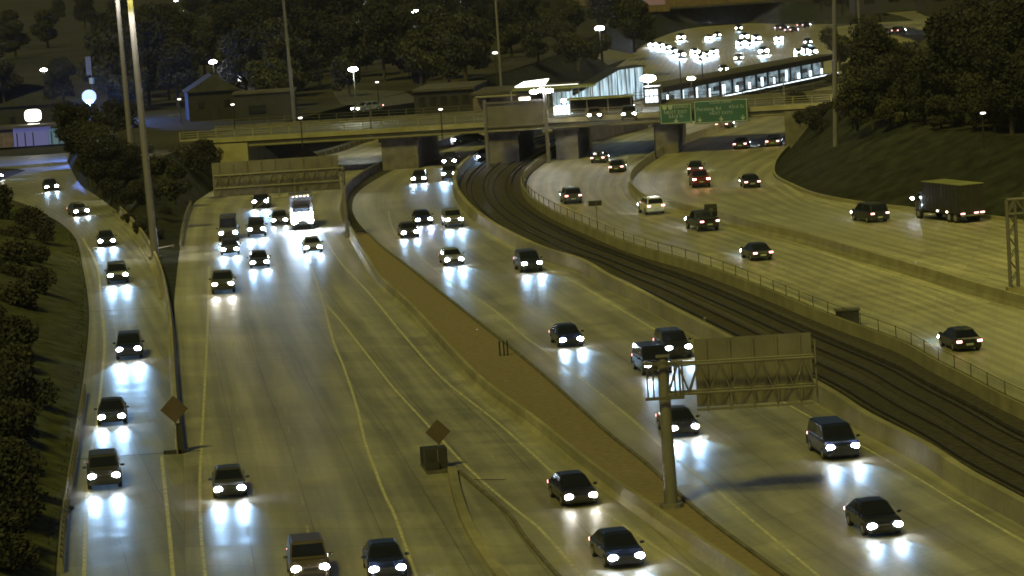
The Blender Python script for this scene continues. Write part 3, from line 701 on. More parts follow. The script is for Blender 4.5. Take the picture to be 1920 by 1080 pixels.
t = thing('trackside_box', 'dark signal cabinet beside the right railway track', 'signal box', G(1590, 612)); MB().box((0, 0, .6), (1.6, 1, 1.2)).build('cabinet', 'trim', t); MB().box((0, 0, 1.25), (1.8, 1.2, .1)).build('lid', 'dsteel', t)
t = thing('median_post', 'short dark post cluster on the brown median strip', 'post', G(943, 668))
for x in (-.2, .1, .35): MB().tube((x, 0, 0), (x, 0, 1.1), .06, n=6).build('post', 'trim', t)
t = thing('traffic_marker', 'small grey arm projecting from the ramp barrier into the grass', 'marker', G(288, 482)); MB().tube((0, 0, .8), (2.0, .1, 1.0), .06, n=6).build('arm', 'steel', t); MB().box((2.0, .1, 1.0), (.25, .1, .25)).build('plate', 'steel', t)
t = thing('road_debris', 'small scrap of debris lying at the left ramp edge', 'debris', G(124, 962)); MB().dome((0, 0, .08), .3, .2, .12, 7, 4).build('scrap', 'steel', t); MB().dome((.1, 1.2, .1), .25, .3, .14, 7, 4).build('scrap', 'concd', t)

# ------------------------------------------------------------------ high masts and lamps
def mast(label, px, py, z0, xt, top, r0=.33, r1=.2, energy=0, glow=0, lean=0.0, heads=6, cat='light mast'):
    b = G(px, py, z0); t = thing('high_mast_light', label, cat, b)
    H = top - z0; t.rotation_euler = (0, lean, 0)
    MB().tube((0, 0, 0), (0, 0, H), r0, r1, 12).build('pole', 'mast', t); MB().tube((0, 0, 0), (0, 0, .3), r0 * 1.7, r0 * 1.7, 10).build('footing', 'concd', t)
    hd = MB()
    hd.tube((0, 0, H - .2), (0, 0, H + .1), 1.2, 1.2, 12)
    for k in range(heads):
        a_ = 2 * math.pi * k / heads; hd.box((1.5 * math.cos(a_), 1.5 * math.sin(a_), H - .25), (.8, .6, .35), a_)
    hd.build('lamp_ring', 'steel', t)
    if energy:
        l = bpy.data.lights.new('mast_lamp', 'SPOT'); l.energy = energy; l.color = (1, .92, .22); l.spot_size = math.radians(150); l.spot_blend = .6; l.shadow_soft_size = 1.2
        o = bpy.data.objects.new('mast_lamp', l); SC.collection.objects.link(o); o.parent = t; o.location = (0, 0, H - 1.0)
        if glow:
            for dx, dy in ((.9, -1.2), (-1.0, -1.1)):
                g_ = bpy.data.lights.new('pole_glow', 'SPOT'); g_.energy = glow; g_.color = (1, .95, .80); g_.shadow_soft_size = .15; g_.spot_size = math.radians(44); g_.spot_blend = 1
                o = bpy.data.objects.new('pole_glow', g_); SC.collection.objects.link(o); o.parent = t; o.location = (dx, dy, H - .6); o.rotation_euler = Vector((dx, dy, 7)).to_track_quat('Z', 'Y').to_euler()
    return t
mast('nearer and thicker of the two tall masts at upper left, bright at its top', 292, 486, 0, 0, 27.2, .40, .27, 5000, 8000, -.022)
mast('farther and thinner of the two tall masts at upper left, bright at its top', 250, 330, 3, 0, 28.0, .36, .24, 3500, 8000, -.012)
mast('tall mast rising left of centre behind the overpass railing', 553, 232, DECK, 0, 38, .25, .16, 2200, 120, -.02)
mast('tall dark mast rising above the station house', 940, 165, DECK, 0, 44, .22, .15, 2200)
mast('tall dark mast on the right grass slope beside the overpass abutment', 1567, 306, 1.5, 0, 36, .30, .20, 9000, 0, .045)
mast('slim distant mast at the top right behind the platform', 1614, 100, 0, 0, 44, .24, .16, 14000)
mast('unseen mast added beyond the right edge to brighten the right lanes', 2030, 490, 0, 0, 36, .35, .22, 24000)  # out of view, added to brighten the outbound lanes
mast('unseen mast added out of view at the right to light the near lanes', 2300, 1100, 0, 0, 34, .35, .22, 7000)  # unseen mast, added as extra light for the near lanes

def lamp(label, px, py, zlamp, zbase, mat='lampw', r=.5, pole=True, energy=0, col=(1, .95, .85), name='street_lamp', sc=1.0):
    p = G(px, py, zlamp); t = thing(name, label, 'street lamp', (p.x, p.y, zbase)); h = zlamp - zbase
    if pole: MB().tube((0, .5, 0), (0, .5, h + .2), .09, .06, 6).build('pole', 'black', t)
    MB().box((0, .15, h + .25 * r), (r * .9, .5, .12)).build('hood', 'dsteel', t)
    MB().dome((0, 0, h), r, r * .7, r * (.45 if mat != 'lampb' else .95), 14, 9).build('lamp_head', mat, t)
    if energy:
        l = bpy.data.lights.new('lamp_light', 'POINT'); l.energy = energy; l.color = col; l.shadow_soft_size = .4
        o = bpy.data.objects.new('lamp_light', l); SC.collection.objects.link(o); o.parent = t; o.location = (0, -.2, h - 1)
    return t
lamp('dazzling blue-white flood lamp above the petrol station at far left', 167, 181, 9.5, 0, 'lampb', 1.1, energy=34000, col=(.14, .28, 1))
t = thing('pole_drum', 'pale drum on a grey post above the dazzling blue lamp', 'transformer', G(172, 152, 11)); MB().tube((0, 0, -.4), (0, 0, .5), .42, n=12).build('drum', 'white', t); MB().box((-.3, 0, 2.4), (.85, .3, 2.9)).build('post', 'alum', t); MB().tube((0, .4, -11), (0, .4, 3.5), .14, n=6).build('pole', 'dsteel', t)
t = thing('round_sign', 'small white round sign with dark centre below the blue lamp', 'sign', G(180, 238, DECK + 1.5)); MB().tube((0, 0, 0), (0, .06, 0), .52, n=18).build('disc', 'white', t); MB().tube((0, -.03, 0), (0, -.01, 0), .15, n=10).build('centre', 'trim', t); MB().tube((0, .1, -1.6), (0, .1, 0), .05, n=6).build('post', 'trim', t)
lamp('single street lamp at the far left above the gas station', 82, 131, 10, DECK, 'lampw', .62)
lamp('street lamp in the dark trees right of the tall left masts', 399, 116, 13, DECK, 'lampw', .6)
lamp('large bright white lamp near the top, left of centre', 778, 23, 13, DECK, 'lampw', 1.25)
lamp('small lamp just below the large bright white one', 782, 65, 11, DECK, 'lampw', .5)
lamp('lone small street lamp near the top centre, over dark trees', 1124, 53, 12, DECK, 'lampw', .85)
lamp('tiny lamp beside the tall mast over the station house', 928, 99, 12, DECK, 'lampdim', .45)
lamp('white lamp in the green-lit treetop left of centre', 662, 130, 12, DECK, 'lampw', .7, energy=1200, col=(.9, 1, .75))
lamp('small lamp at the very top of the picture, left third', 330, 1, 14, DECK, 'lampw', .5)
lamp('starry bright lamp at the end of the glass station ramp', 1215, 147, 9, DECK, 'lampw', 1.1, energy=2500, col=(.8, .95, 1))
lamp('warm lamp just above the platform canopy', 1296, 147, 6, 4.5, 'lampy', .62)
lamp('leftmost of three yellow lamps among the dark right trees', 1637, 138, 9, 3, 'lampy', .75, energy=2500, col=(1, .85, .4))
lamp('middle one of three yellow lamps among the dark right trees', 1692, 108, 9, 3, 'lampy', .78, energy=3500, col=(1, .85, .4))
lamp('rightmost of three yellow lamps among the dark right trees', 1744, 104, 9, 3, 'lampy', .8, energy=7000, col=(1, .85, .35))
for i, (x, y, lab) in enumerate(((563, 221, 'pinprick street light on the overpass street, beside the left centre mast'), (557, 116, 'pinprick light right of the left centre mast'), (685, 97, 'pinprick light above the green-lit treetop'), (707, 154, 'pale round light above the lit parked car'),
        (765, 109, 'faint pinprick light in the dark trees, top centre'), (826, 205, 'faint light on the overpass street left of the station'), (348, 156, 'pinprick light in the tree left of the gabled house'), (436, 196, 'faint light right of the gabled house'),
        (336, 186, 'pinprick light low left of the gabled house'), (935, 20, 'faint dot of light left of the tall central mast'), (1862, 147, 'faint light among the far right trees'), (1843, 212, 'faint light low in the far right trees'), (1817, 47, 'faint light at the end of the far road'), (1900, 94, 'faint light at the right edge, upper part'),
        (853, 1, 'small light cut by the top edge, centre'), (681, 10, 'dim light at the top edge, left of centre'))):
    lamp(lab, x, y, 9, DECK, 'lampdim', .28)

# ------------------------------------------------------------------ buildings far off
def gable(label, px, py, w_, d_, h_, rh, rz=0.0, zz=5.35):
    t = thing('house', label, 'house', G(px, py, zz), rz)
    MB().box((0, 0, h_ / 2), (w_, d_, h_)).build('wall', 'siding', t)
    e = .4; a_, b_ = w_ / 2 + e, d_ / 2 + e
    MB().add([(-a_, -b_, h_), (a_, -b_, h_), (a_, b_, h_), (-a_, b_, h_), (0, -b_, h_ + rh), (0, b_, h_ + rh)], [(0, 1, 4), (2, 3, 5), (1, 2, 5, 4), (3, 0, 4, 5), (0, 3, 2, 1)]).build('roof', 'shingle', t)
    for x in (-w_ * .25, w_ * .25): MB().box((x, -d_ / 2 - .02, h_ * .55), (.9, .06, 1.1)).build('window', 'glass', t)
    MB().box((0, -d_ / 2 - .02, 1), (.9, .06, 2)).build('door', 'trim', t); return t
gable('small gabled house in dark trees above the left end of the overpass', 400, 222, 7.5, 9, 4.2, 2.4, .15)
gable('dim gabled house behind the petrol station at far left', 75, 250, 15, 9, 5.2, 2.2, -.05, 0.0)
t = thing('low_building', 'low flat-roofed building behind the overpass, left of centre', 'building', G(500, 222, DECK)); MB().box((0, 0, 1.9), (8.5, 6, 3.8)).build('wall', 'siding', t); MB().box((0, 0, 3.95), (9, 6.5, .3)).build('roof', 'roof', t); MB().box((-1, -3.05, 1.5), (2.4, .06, 1.2)).build('window', 'glass', t)
t = thing('house', 'dark house with one bright window in the trees left of centre', 'house', G(466, 196, DECK)); MB().box((0, 0, 3.2), (8, 7, 6.4)).build('wall', 'roof', t); MB().add([(-4.4, -3.9, 6.4), (4.4, -3.9, 6.4), (4.4, 3.9, 6.4), (-4.4, 3.9, 6.4), (0, -3.9, 8.6), (0, 3.9, 8.6)], [(0, 1, 4), (2, 3, 5), (1, 2, 5, 4), (3, 0, 4, 5)]).build('roof', 'shingle', t)
m = MB(); m.box((-.6, -3.55, 4.4), (.9, .06, 1.0)); m.build('window', 'window', t); MB().box((1.2, -3.55, 4.3), (1.0, .06, .9)).build('window', 'lampdim', t)
# petrol station: lit totem sign, shop
gs = thing('gas_station_shop', 'blue-violet lit shop front of the petrol station at far left', 'shop', G(62, 272, .3))
MB().box((0, 0, 1.5), (5.6, 4, 3)).build('wall', 'violet', gs); MB().box((-4.2, 0, 1.3), (2.6, 4, 2.6)).build('side_wall', 'brick', gs); MB().box((5.8, 0.2, 1.2), (5.6, 4, 2.4)).build('shop_window', 'cyan', gs)
MB().box((1.2, 0, 3.2), (16, 5, .4)).build('roof', 'roof', gs); MB().box((-9, 0, 1.2), (6, 4, 2.2)).build('annex', 'siding', gs)
for x in (-2.2, -.9, .4, 3.4, 4.6, 5.8, 7.0, 8.2): MB().box((x, -2.05, 1.1), (.18, .06, 2.2)).build('mullion', 'trim', gs)
t = thing('lit_totem_sign', 'glowing white rounded sign on a lit column at the petrol station', 'sign', G(72, 272, 0.0) + Vector((0, -3.5, 0)))
p = MB(); zc = 5.1
ring = [(1.35 * math.copysign(abs(math.cos(q)) ** .6, math.cos(q)), 1.0 * math.copysign(abs(math.sin(q)) ** .6, math.sin(q))) for q in [2 * math.pi * k / 20 for k in range(20)]]
p.loft([[Vector((x, y, zc + z)) for x, z in ring] for y in (-.2, .2)]).build('sign_box', 'window', t)
MB().box((0, 0, 1.7), (.8, .3, 3.0)).build('column', 'lampdim', t); MB().box((0, 0, 3.6), (1.9, .3, .28)).build('price_bar', 'window', t)
for i, (x, y, s_, c_, lab) in enumerate(((2, 268, 3, 'siding', 'low dark shed at the left edge beside the petrol station'), (128, 262, 2.4, 'siding', 'small pale kiosk at the right end of the petrol station'))):
    t = thing('shed', lab, 'shed', G(x, y, 0)); MB().box((0, 0, s_ * .45), (s_ * 1.6, 3, s_ * .9)).build('wall', c_, t); MB().box((0, 0, s_ * .9 + .1), (s_ * 1.8, 3.4, .2)).build('roof', 'roof', t)
t = thing('red_lamp', 'small pinkish lamp beside the lit totem column', 'lamp', G(49, 250, 2.2)); MB().dome((0, 0, 0), .4, .3, .35).build('lamp_head', 'headw', t); MB().tube((0, .2, -2.2), (0, .2, 0), .06, n=6).build('post', 'trim', t)
# shop rows at the very top, beyond the far overpass
def shop(label, px, py, w_, h_, mat, z=DECK, roof='roof'):
    t = thing('shop', label, 'shop', G(px, py, z)); MB().box((0, 4, h_ / 2), (w_, 8, h_)).build('wall', 'brick', t); MB().box((0, -.06, h_ * .55), (w_ * .85, .1, h_ * .35)).build('lit_panel', mat, t); MB().box((0, 4, h_ + .15), (w_ + .6, 8.6, .3)).build('roof', roof, t); return t
shop('distant shop with a red-lit sign below the top edge, right of centre', 1205, 24, 15, 5, 'wred')
shop('distant orange-lit building at the top edge above centre', 1085, 12, 16, 7, 'worange')  # wall lit orange, its light put in as a glowing panel
for i, (px, py, w_, h_) in enumerate(((1010, 30, 20, 6), (1290, 12, 22, 7), (1700, 22, 24, 7), (1840, 20, 26, 8), (1440, 2, 26, 9), (1150, 20, 12, 5))):
    t = thing('building', ['dark block left of the orange-lit building at the top', 'olive block right of the red shop sign at the top', 'dark flat block above the pale curving ramp at top right', 'dark block in the top right corner', 'olive block above the far overpass', 'dim block between the orange and red lit shops'][i], 'building', G(px, py, DECK))
    MB().box((0, 6, h_ / 2), (w_, 12, h_)).build('wall', ('siding', 'brick', 'siding')[i % 3], t); MB().box((0, 6, h_ + .2), (w_ + .5, 12.5, .4)).build('roof', 'roof', t)
    for k in range(4): MB().box((-w_ * .36 + k * w_ * .24, -.05, h_ * .5), (w_ * .1, .08, h_ * .3)).build('window', 'glass', t)
plateau('pale_ramp_road', [(1640, 14), (1700, 12), (1735, 30), (1790, 42), (1760, 52), (1730, 44), (1690, 30), (1640, 20)], DECK + .05, 'road2')
plateau('pale_clearing', [(1085, 92), (1120, 88), (1160, 96), (1200, 104), (1170, 112), (1140, 122), (1120, 108)], DECK + .06, 'road2')  # pale patch among the dark trees
plateau('lit_street', [(630, 160), (700, 158), (760, 172), (790, 190), (720, 200), (640, 196), (625, 176)], DECK + .05, 'street')
plateau('grass_lamp_pool', [(1700, 96), (1740, 70), (1806, 66), (1800, 100), (1760, 108)], 6.03, 'verge')  # paler grass patch painted in as the pool of lamp light

# ------------------------------------------------------------------ trees
def tree_proto(name, leafmat, H, R, n, seed, lob=9, size=.42, trunk=.3):
    rnd = random.Random(seed); t = thing(name, '', 'tree')
    tr = MB(); tr.tube((0, 0, -.3), (0, 0, H * .45), trunk, trunk * .6, 7)
    bl = []
    for i in range(lob):
        a_ = rnd.uniform(0, 6.283); rr = R * rnd.uniform(.1, .72); z = H * rnd.uniform(.22, .86)
        rr *= 1 - .45 * (z / H - .22); c = Vector((rr * math.cos(a_), rr * math.sin(a_), z)); bl.append((c, R * rnd.uniform(.3, .52)))
        tr.tube((0, 0, H * rnd.uniform(.2, .42)), c, trunk * .42, trunk * .1, 5)
    tr.build('trunk', 'bark', t)
    m = MB()
    for i in range(n):
        c, r = rnd.choice(bl); v = Vector((rnd.gauss(0, 1), rnd.gauss(0, 1), rnd.gauss(0, 1))).normalized() * r * rnd.uniform(.55, 1.08); v.z *= .8
        p = c + v; q = Vector((rnd.gauss(0, 1), rnd.gauss(0, 1), rnd.gauss(0, 1))).normalized(); s = size * rnd.uniform(.5, 1.3)
        a_ = q.orthogonal().normalized() * s; b_ = q.cross(a_).normalized() * s * .6
        m.add([p - a_, p + b_, p + a_, p - b_], [(0, 1, 2, 3)])
    m.build('crown', leafmat, t); return t
PR = [tree_proto('broadleaf_tree', 'leaf', 9, 3.8, 7500, 1, 11, .25), tree_proto('broadleaf_tree', 'leaf2', 7.5, 3.4, 6500, 2, 10, .25), tree_proto('tall_tree', 'leaf3', 12, 4.4, 9000, 3, 15, .26),
      tree_proto('shrub', 'leaf', 2.6, 2.2, 3200, 4, 9, .17, .1), tree_proto('shrub', 'leaf3', 3.6, 2.6, 4200, 5, 11, .18, .12)]
used = [False] * len(PR)
def tree(k, px, py, z, s, label, group, rnd=random.Random(11)):
    o = PR[k] if not used[k] else copy_tree(PR[k]); used[k] = True
    o.location = G(px, py, z); o.rotation_euler = (0, 0, rnd.uniform(0, 6.28)); sc = s * rnd.uniform(.88, 1.12); o.scale = (sc, sc, sc * rnd.uniform(.9, 1.1))
    o['label'] = label; o['category'] = 'shrub' if k >= 3 else 'tree'; o['group'] = group
    return o
def scatter(pts, ks, z, s, label, group, seed=1):
    rnd = random.Random(seed)
    for x, y in pts: tree(rnd.choice(ks), x, y, z, s * rnd.uniform(.8, 1.2), label, group, rnd)
# big dark bush mass around the foot of the left masts
rnd = random.Random(21); pts = []
for y, x0, x1 in ((286, 150, 250), (300, 140, 285), (316, 150, 290), (332, 160, 290), (350, 172, 285), (368, 190, 280), (386, 212, 282)):
    x = x0
    while x < x1: pts.append((x + rnd.uniform(-6, 6), y + rnd.uniform(-5, 5))); x += rnd.uniform(24, 36)
scatter(pts, [2, 4, 4], 1.2, .62, 'dark bushy tree in the thicket between the left ramp and the embankment', 'thicket by the left masts', 2)
scatter([(300, 330), (330, 345), (345, 318), (300, 372), (330, 380), (372, 330), (390, 310)], [3, 4], 3.0, .8, 'low olive shrub on the embankment under the left end of the overpass', 'shrubs on the left embankment', 3)
scatter([(240, 420), (262, 440), (285, 430), (310, 410), (300, 450)], [3], 0, .5, 'dark shrub in the grass wedge right of the ramp barrier', 'shrubs in the grass wedge', 4)
# left near slope
pts = []
for y in range(425, 1120, 44):
    x = -20 + rnd.uniform(0, 20)
    while x < (92 if y < 560 else 62 if y < 800 else 34): pts.append((x, y + rnd.uniform(-12, 12))); x += rnd.uniform(30, 52)
scatter([p for p in pts if p[1] < 640], [3, 4], .7, 1.0, 'dark shrub in the growth on the slope left of the ramp, upper half', 'shrubs on the left slope, upper half', 5)
scatter([p for p in pts if p[1] >= 640], [3, 4], .6, .95, 'dark shrub in the growth on the slope left of the ramp, lower half', 'shrubs on the left slope, lower half', 6)
# woods left beyond the overpass
rnd = random.Random(8)
pts = []
for y in (206, 188, 168, 146, 122, 96, 68, 38):
    x = 205 + rnd.uniform(0, 30)
    while x < 880 - (0 if y > 100 else -120):
        if not (620 < x < 760 and y > 150) and not (360 < x < 450 and y > 150) and not (y > 170 and x > 540): pts.append((x, y + rnd.uniform(-8, 8)))
        x += rnd.uniform(32, 54)
scatter(pts, [0, 1, 2], DECK, 1.15, 'dark tree in the woods beyond the left half of the overpass', 'woods beyond the overpass, left half', 9)
scatter([(230, 40), (160, 60), (90, 90), (30, 110), (-20, 140), (20, 70), (110, 40), (200, 100), (240, 150), (8, 190), (120, 200), (210, 200)], [0, 2], DECK, 1.1, 'dark tree behind the petrol station at the far left', 'trees behind the petrol station', 10)
scatter([(905, 120), (960, 110), (1010, 120), (1060, 118), (900, 80), (960, 70), (1020, 70), (1080, 76), (1130, 60), (1175, 70), (1190, 95), (1085, 130), (1150, 36), (1060, 44), (990, 40), (920, 44), (1130, 118)], [0, 1, 2], DECK, .95, 'dark tree between the station house and the far curving lanes', 'trees above the station', 12)
tree(1, 655, 182, DECK, .9, 'tree lit green by a street lamp, left of centre beyond the overpass', 'lamp-lit trees')
# right woods
pts = []; ptb = []
for y in (244, 232, 220, 206, 192, 178):
    x = 1596 + rnd.uniform(0, 16) + (0 if y > 215 else 30)
    while x < 1990:
        q = (x, y + rnd.uniform(-6, 6) + max(0, (x - 1700) * .06)); (pts if x < 1800 else ptb).append(q); x += rnd.uniform(26, 42)
scatter(pts, [0, 2, 2, 1], 5.5, .66, 'dark tree in the dense wood on top of the right slope, left part', 'wood on the right slope, left part', 14)
scatter(ptb + [(x, 150 + (x % 13)) for x in range(1800, 1990, 30)], [0, 2, 2], 5.5, .92, 'dark tree in the dense wood in the right corner', 'wood in the right corner', 15)
scatter([(1500, 235), (1520, 225), (1545, 232), (1530, 250), (1590, 250), (1640, 262), (1500, 215), (1560, 215)], [3, 4], 3.6, .8, 'dark shrub on the right slope next to the overpass abutment', 'shrubs by the right abutment', 15)
scatter([(1560, 160), (1590, 150), (1600, 178), (1575, 130), (1625, 130)], [1, 3, 4], 4, .75, 'olive bush at the end of the station platform', 'bushes at the platform end', 16)
scatter([(1540, 60 - 30), (1580, 26), (1620, 30), (1560, 14), (1600, 8), (1650, 40), (1500, 16), (1830, 70), (1880, 80), (1860, 50), (1910, 60)], [0, 2], 3, .9, 'dark tree beside the far road in the top right', 'trees beside the far road', 17)
for k in range(len(PR)):
    if not used[k]:
        bpy.data.objects.remove(PR[k])
# grass tufts along the lit side of the left slope and the wedge
m = MB(); rnd = random.Random(3)
for i in range(len(W['ramp_out']) - 30):
    p = W['ramp_out'][i]
    for k in range(26):
        q = p + Vector((-rnd.uniform(.3, 7), rnd.uniform(-1, 1), 0)); dd = (p.x - q.x); q.z = max(0, dd * .09); h = rnd.uniform(.12, .45); a_ = rnd.uniform(0, 3.14)
        e = Vector((math.cos(a_), math.sin(a_), 0)) * .12; m.add([q - e, q + e, q + Vector((rnd.uniform(-.1, .1), 0, h))], [(0, 1, 2)])
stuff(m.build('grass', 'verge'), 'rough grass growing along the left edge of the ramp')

# ------------------------------------------------------------------ vehicles
PAINT = {}
def paint(name, col):
    if name not in PAINT: PAINT[name] = pm(name + '_paint', col, .34, .15, var=.05, coat=.6)
    return PAINT[name]
COL = dict(black=(.012, .012, .014), charcoal=(.022, .023, .026), grey=(.055, .055, .06), silver=(.20, .205, .21), white=(.62, .62, .60), blue=(.014, .02, .055), red=(.15, .012, .012), tan=(.10, .08, .06), green=(.02, .05, .035))
SPEC = dict(
    sedan=dict(L=4.7, W=1.82, belt=.93, hood=.80, trunk=.90, roof=1.44, cab=(-2.0, -1.05, .35, 1.30), floor=.24),
    suv=dict(L=4.7, W=1.92, belt=1.12, hood=1.05, trunk=1.12, roof=1.76, cab=(-2.25, -2.0, .35, 1.10), floor=.32),
    minivan=dict(L=5.0, W=1.98, belt=1.08, hood=.98, trunk=1.08, roof=1.80, cab=(-2.42, -2.15, .75, 1.65), floor=.25),
    pickup=dict(L=5.6, W=2.0, belt=1.18, hood=1.12, trunk=1.18, roof=1.86, cab=(-.65, -.45, .75, 1.30), floor=.42),
    van=dict(L=5.6, W=2.05, belt=1.25, hood=1.10, trunk=1.25, roof=2.45, cab=(-2.75, -2.65, 1.05, 1.95), floor=.32),
    boxtruck=dict(L=7.8, W=2.2, belt=1.5, hood=1.25, trunk=.95, roof=2.4, cab=(1.4, 1.5, 2.6, 3.35), floor=.5),
)
cache = {}
def rrect(x, hw, z0, z1, c=.10):
    return [Vector((x, y, z)) for y, z in ((-hw + c, z0), (-hw, z0 + c), (-hw * 1.0, z1 - c), (-hw + c * 1.2, z1), (hw - c * 1.2, z1), (hw, z1 - c), (hw, z0 + c), (hw - c, z0))]
def make_car(kind, colour, front, tailm):
    key = (kind, colour, front, tailm)
    if key in cache: return copy_tree(cache[key]), SPEC[kind]
    S = SPEC[kind]; L, Wd, fl = S['L'], S['W'], S['floor']; hw = Wd / 2; h = L / 2
    t = thing(kind, '', 'car'); pc = paint(colour, COL[colour])
    xb0, xb1, xf1, xf0 = S['cab']
    st = [(-h, hw * .84, fl + .12, S['trunk'] - .22), (-h + .12, hw * .93, fl, S['trunk'] - .05), (-h + .6, hw, fl, S['trunk']), (xb0, hw, fl, S['belt']), (0, hw, fl, S['belt']), (xf0, hw, fl, S['belt'] - .01),
          (xf0 + (h - xf0) * .5, hw * .985, fl, (S['belt'] + S['hood']) / 2 + .02), (h - .35, hw * .95, fl, S['hood'] - .06), (h - .1, hw * .88, fl, S['hood'] - .16), (h, hw * .76, fl + .1, S['hood'] - .30)]
    st = sorted(st, key=lambda q: q[0])
    b = MB(); b.loft([rrect(x, w_, a_, c_, .09) for x, w_, a_, c_ in st])
    # cabin
    zb, zr = S['belt'] - .06, S['roof']; wb, wt = hw * .93, hw * (.72 if kind in ('sedan',) else .82)
    def loop(f, wsh=0.0, xs=0.0):
        x0 = xb0 + (xb1 - xb0) * f; x1 = xf0 + (xf1 - xf0) * f; w_ = wb + (wt - wb) * f - wsh; z = zb + (zr - .07 - zb) * f
        return [Vector((x0 + xs, -w_, z)), Vector((x1 - xs, -w_, z)), Vector((x1 + .04 - xs, 0, z)), Vector((x1 - xs, w_, z)), Vector((x0 + xs, w_, z)), Vector((x0 - .03 + xs, 0, z))]
    top = [v + Vector((0, 0, .07)) for v in loop(1, .10, .16)]
    top[2].z += .02; top[5].z += .01
    b.loft([loop(0), loop(.5), loop(1), top]); b.build('body', pc, t, smooth=False)
    if kind == 'pickup':
        MB().box((-1.72, 0, S['trunk'] + .02), (1.95, Wd * .80, .03)).build('bed', 'trim', t)
        m = MB()
        for s in (-1, 1): m.box((-1.72, s * hw * .88, S['trunk'] + .05), (2.0, .12, .12))
        m.box((-2.7, 0, S['trunk'] + .04), (.1, Wd * .84, .12)); m.build('bed_rail', pc, t)
    if kind == 'boxtruck':
        MB().box((-1.35, 0, 2.2), (5.2, 2.45, 2.5)).build('cargo_box', paint('white' if colour != 'black' else 'charcoal', COL['white' if colour != 'black' else 'charcoal']), t)
        m = MB()
        for i in range(5): m.dome((1.3, -.8 + .4 * i, 3.42), .06, .08, .05, 6, 4)
        m.build('marker_lamp', 'marker', t)
    if kind == 'boxtruck' and front == 'headx':
        for z in (1.38, 1.72):
            for i in range(4): MB().dome((h + .02 - (.5 if z > 2 else 0), -.9 + .6 * i, z), .1, .27, .19, 10, 6).build('glare_lamp', 'headx', t, smooth=True)  # rows of lamps added to imitate the glare of the headlights
    # glass
    def pane(name, a_, b_, c_, d_, n):
        n = Vector(n).normalized() * .012; MB().slab(a_ + n, b_ + n, c_ + n, d_ + n, .004).build(name, 'glass', t)
    lo, hi = loop(.16), loop(.93)
    lo2, hi2 = loop(.14), loop(.95)
    def mixp(u, v, s): return u.lerp(v, s)
    m = MB()
    for (p0, p1, q0, q1) in ((lo[1], lo[2], hi[1], hi[2]), (lo[2], lo[3], hi[2], hi[3])):
        n = Vector((.02, 0, .012)); a_, b_ = (p0.lerp(p1, .08), p1) if p0 is lo[1] else (p0, p0.lerp(p1, .92)); c_, d_ = (q1, q0.lerp(q1, .1)) if p0 is lo[1] else (q0.lerp(q1, .9), q0)
        m.quad(a_ + n, b_ + n, c_ + n, d_ + n)
    m.build('windshield', 'glass', t)
    m = MB(); n = Vector((-.02, 0, .008))
    if kind != 'boxtruck':
        m.quad(lo[5] + n, lo[0].lerp(lo[5], .1) + n, hi[0].lerp(hi[5], .12) + n, hi[5] + n); m.quad(lo[4].lerp(lo[5], .1) + n, lo[5] + n, hi[5] + n, hi[4].lerp(hi[5], .12) + n); m.build('rear_window', 'glass', t)
    for s, i0, i1 in ((-1, 0, 1), (1, 4, 3)):
        n = Vector((0, s * .014, .004)); m = MB()
        segs = ((.06, .50), (.54, .95)) if kind not in ('boxtruck', 'pickup') else ((.1, .9),)
        for f0, f1 in segs:
            m.quad(lo[i0].lerp(lo[i1], f0) + n, lo[i0].lerp(lo[i1], f1) + n, hi[i0].lerp(hi[i1], f1) + n, hi[i0].lerp(hi[i1], f0) + n)
        m.build('side_window', 'glass', t)
        MB().dome((xf0 - .25, s * (hw + .12), zb + .12), .09, .13, .08, 7, 4).build('side_mirror', pc, t)
    r = .33 if kind in ('sedan', 'minivan') else (.38 if kind != 'boxtruck' else .45)
    for x in (h - .95, -h + 1.0):
        for s in (-1, 1):
            w_ = MB().tube((x, s * (hw - .20), r), (x, s * (hw + .015), r), r, r, 16).build('wheel', 'black', t)
            MB().tube((x, s * (hw + .01), r), (x, s * (hw + .03), r), r * .6, r * .5, 10).build('rim', 'rim', w_)
    zh = S['hood'] - .22 if kind != 'boxtruck' else .95
    for s in (-1, 1):
        MB().dome((h - .10, s * hw * .70, zh), .14, .24 if front != 'headx' else .42, .16 if front != 'headx' else .34, 12, 6).build('headlight', front, t, smooth=True)  # lenses made oversize, their shape stands in for bloom
        zt = S['trunk'] - .18
        MB().box((-h + .06, s * hw * .78, zt), (.14, .34, .15)).build('taillight', tailm, t)
    MB().box((h - .01, 0, zh - .04), (.05, hw * .75, .16)).build('grille', 'trim', t)
    MB().box((h - .0, 0, fl + .2), (.08, hw * 1.3, .12)).build('bumper', 'trim', t)
    MB().box((-h - .01, 0, fl + .28), (.03, .5, .14)).build('license_plate', 'white', t)
    cache[key] = t
    return t, S

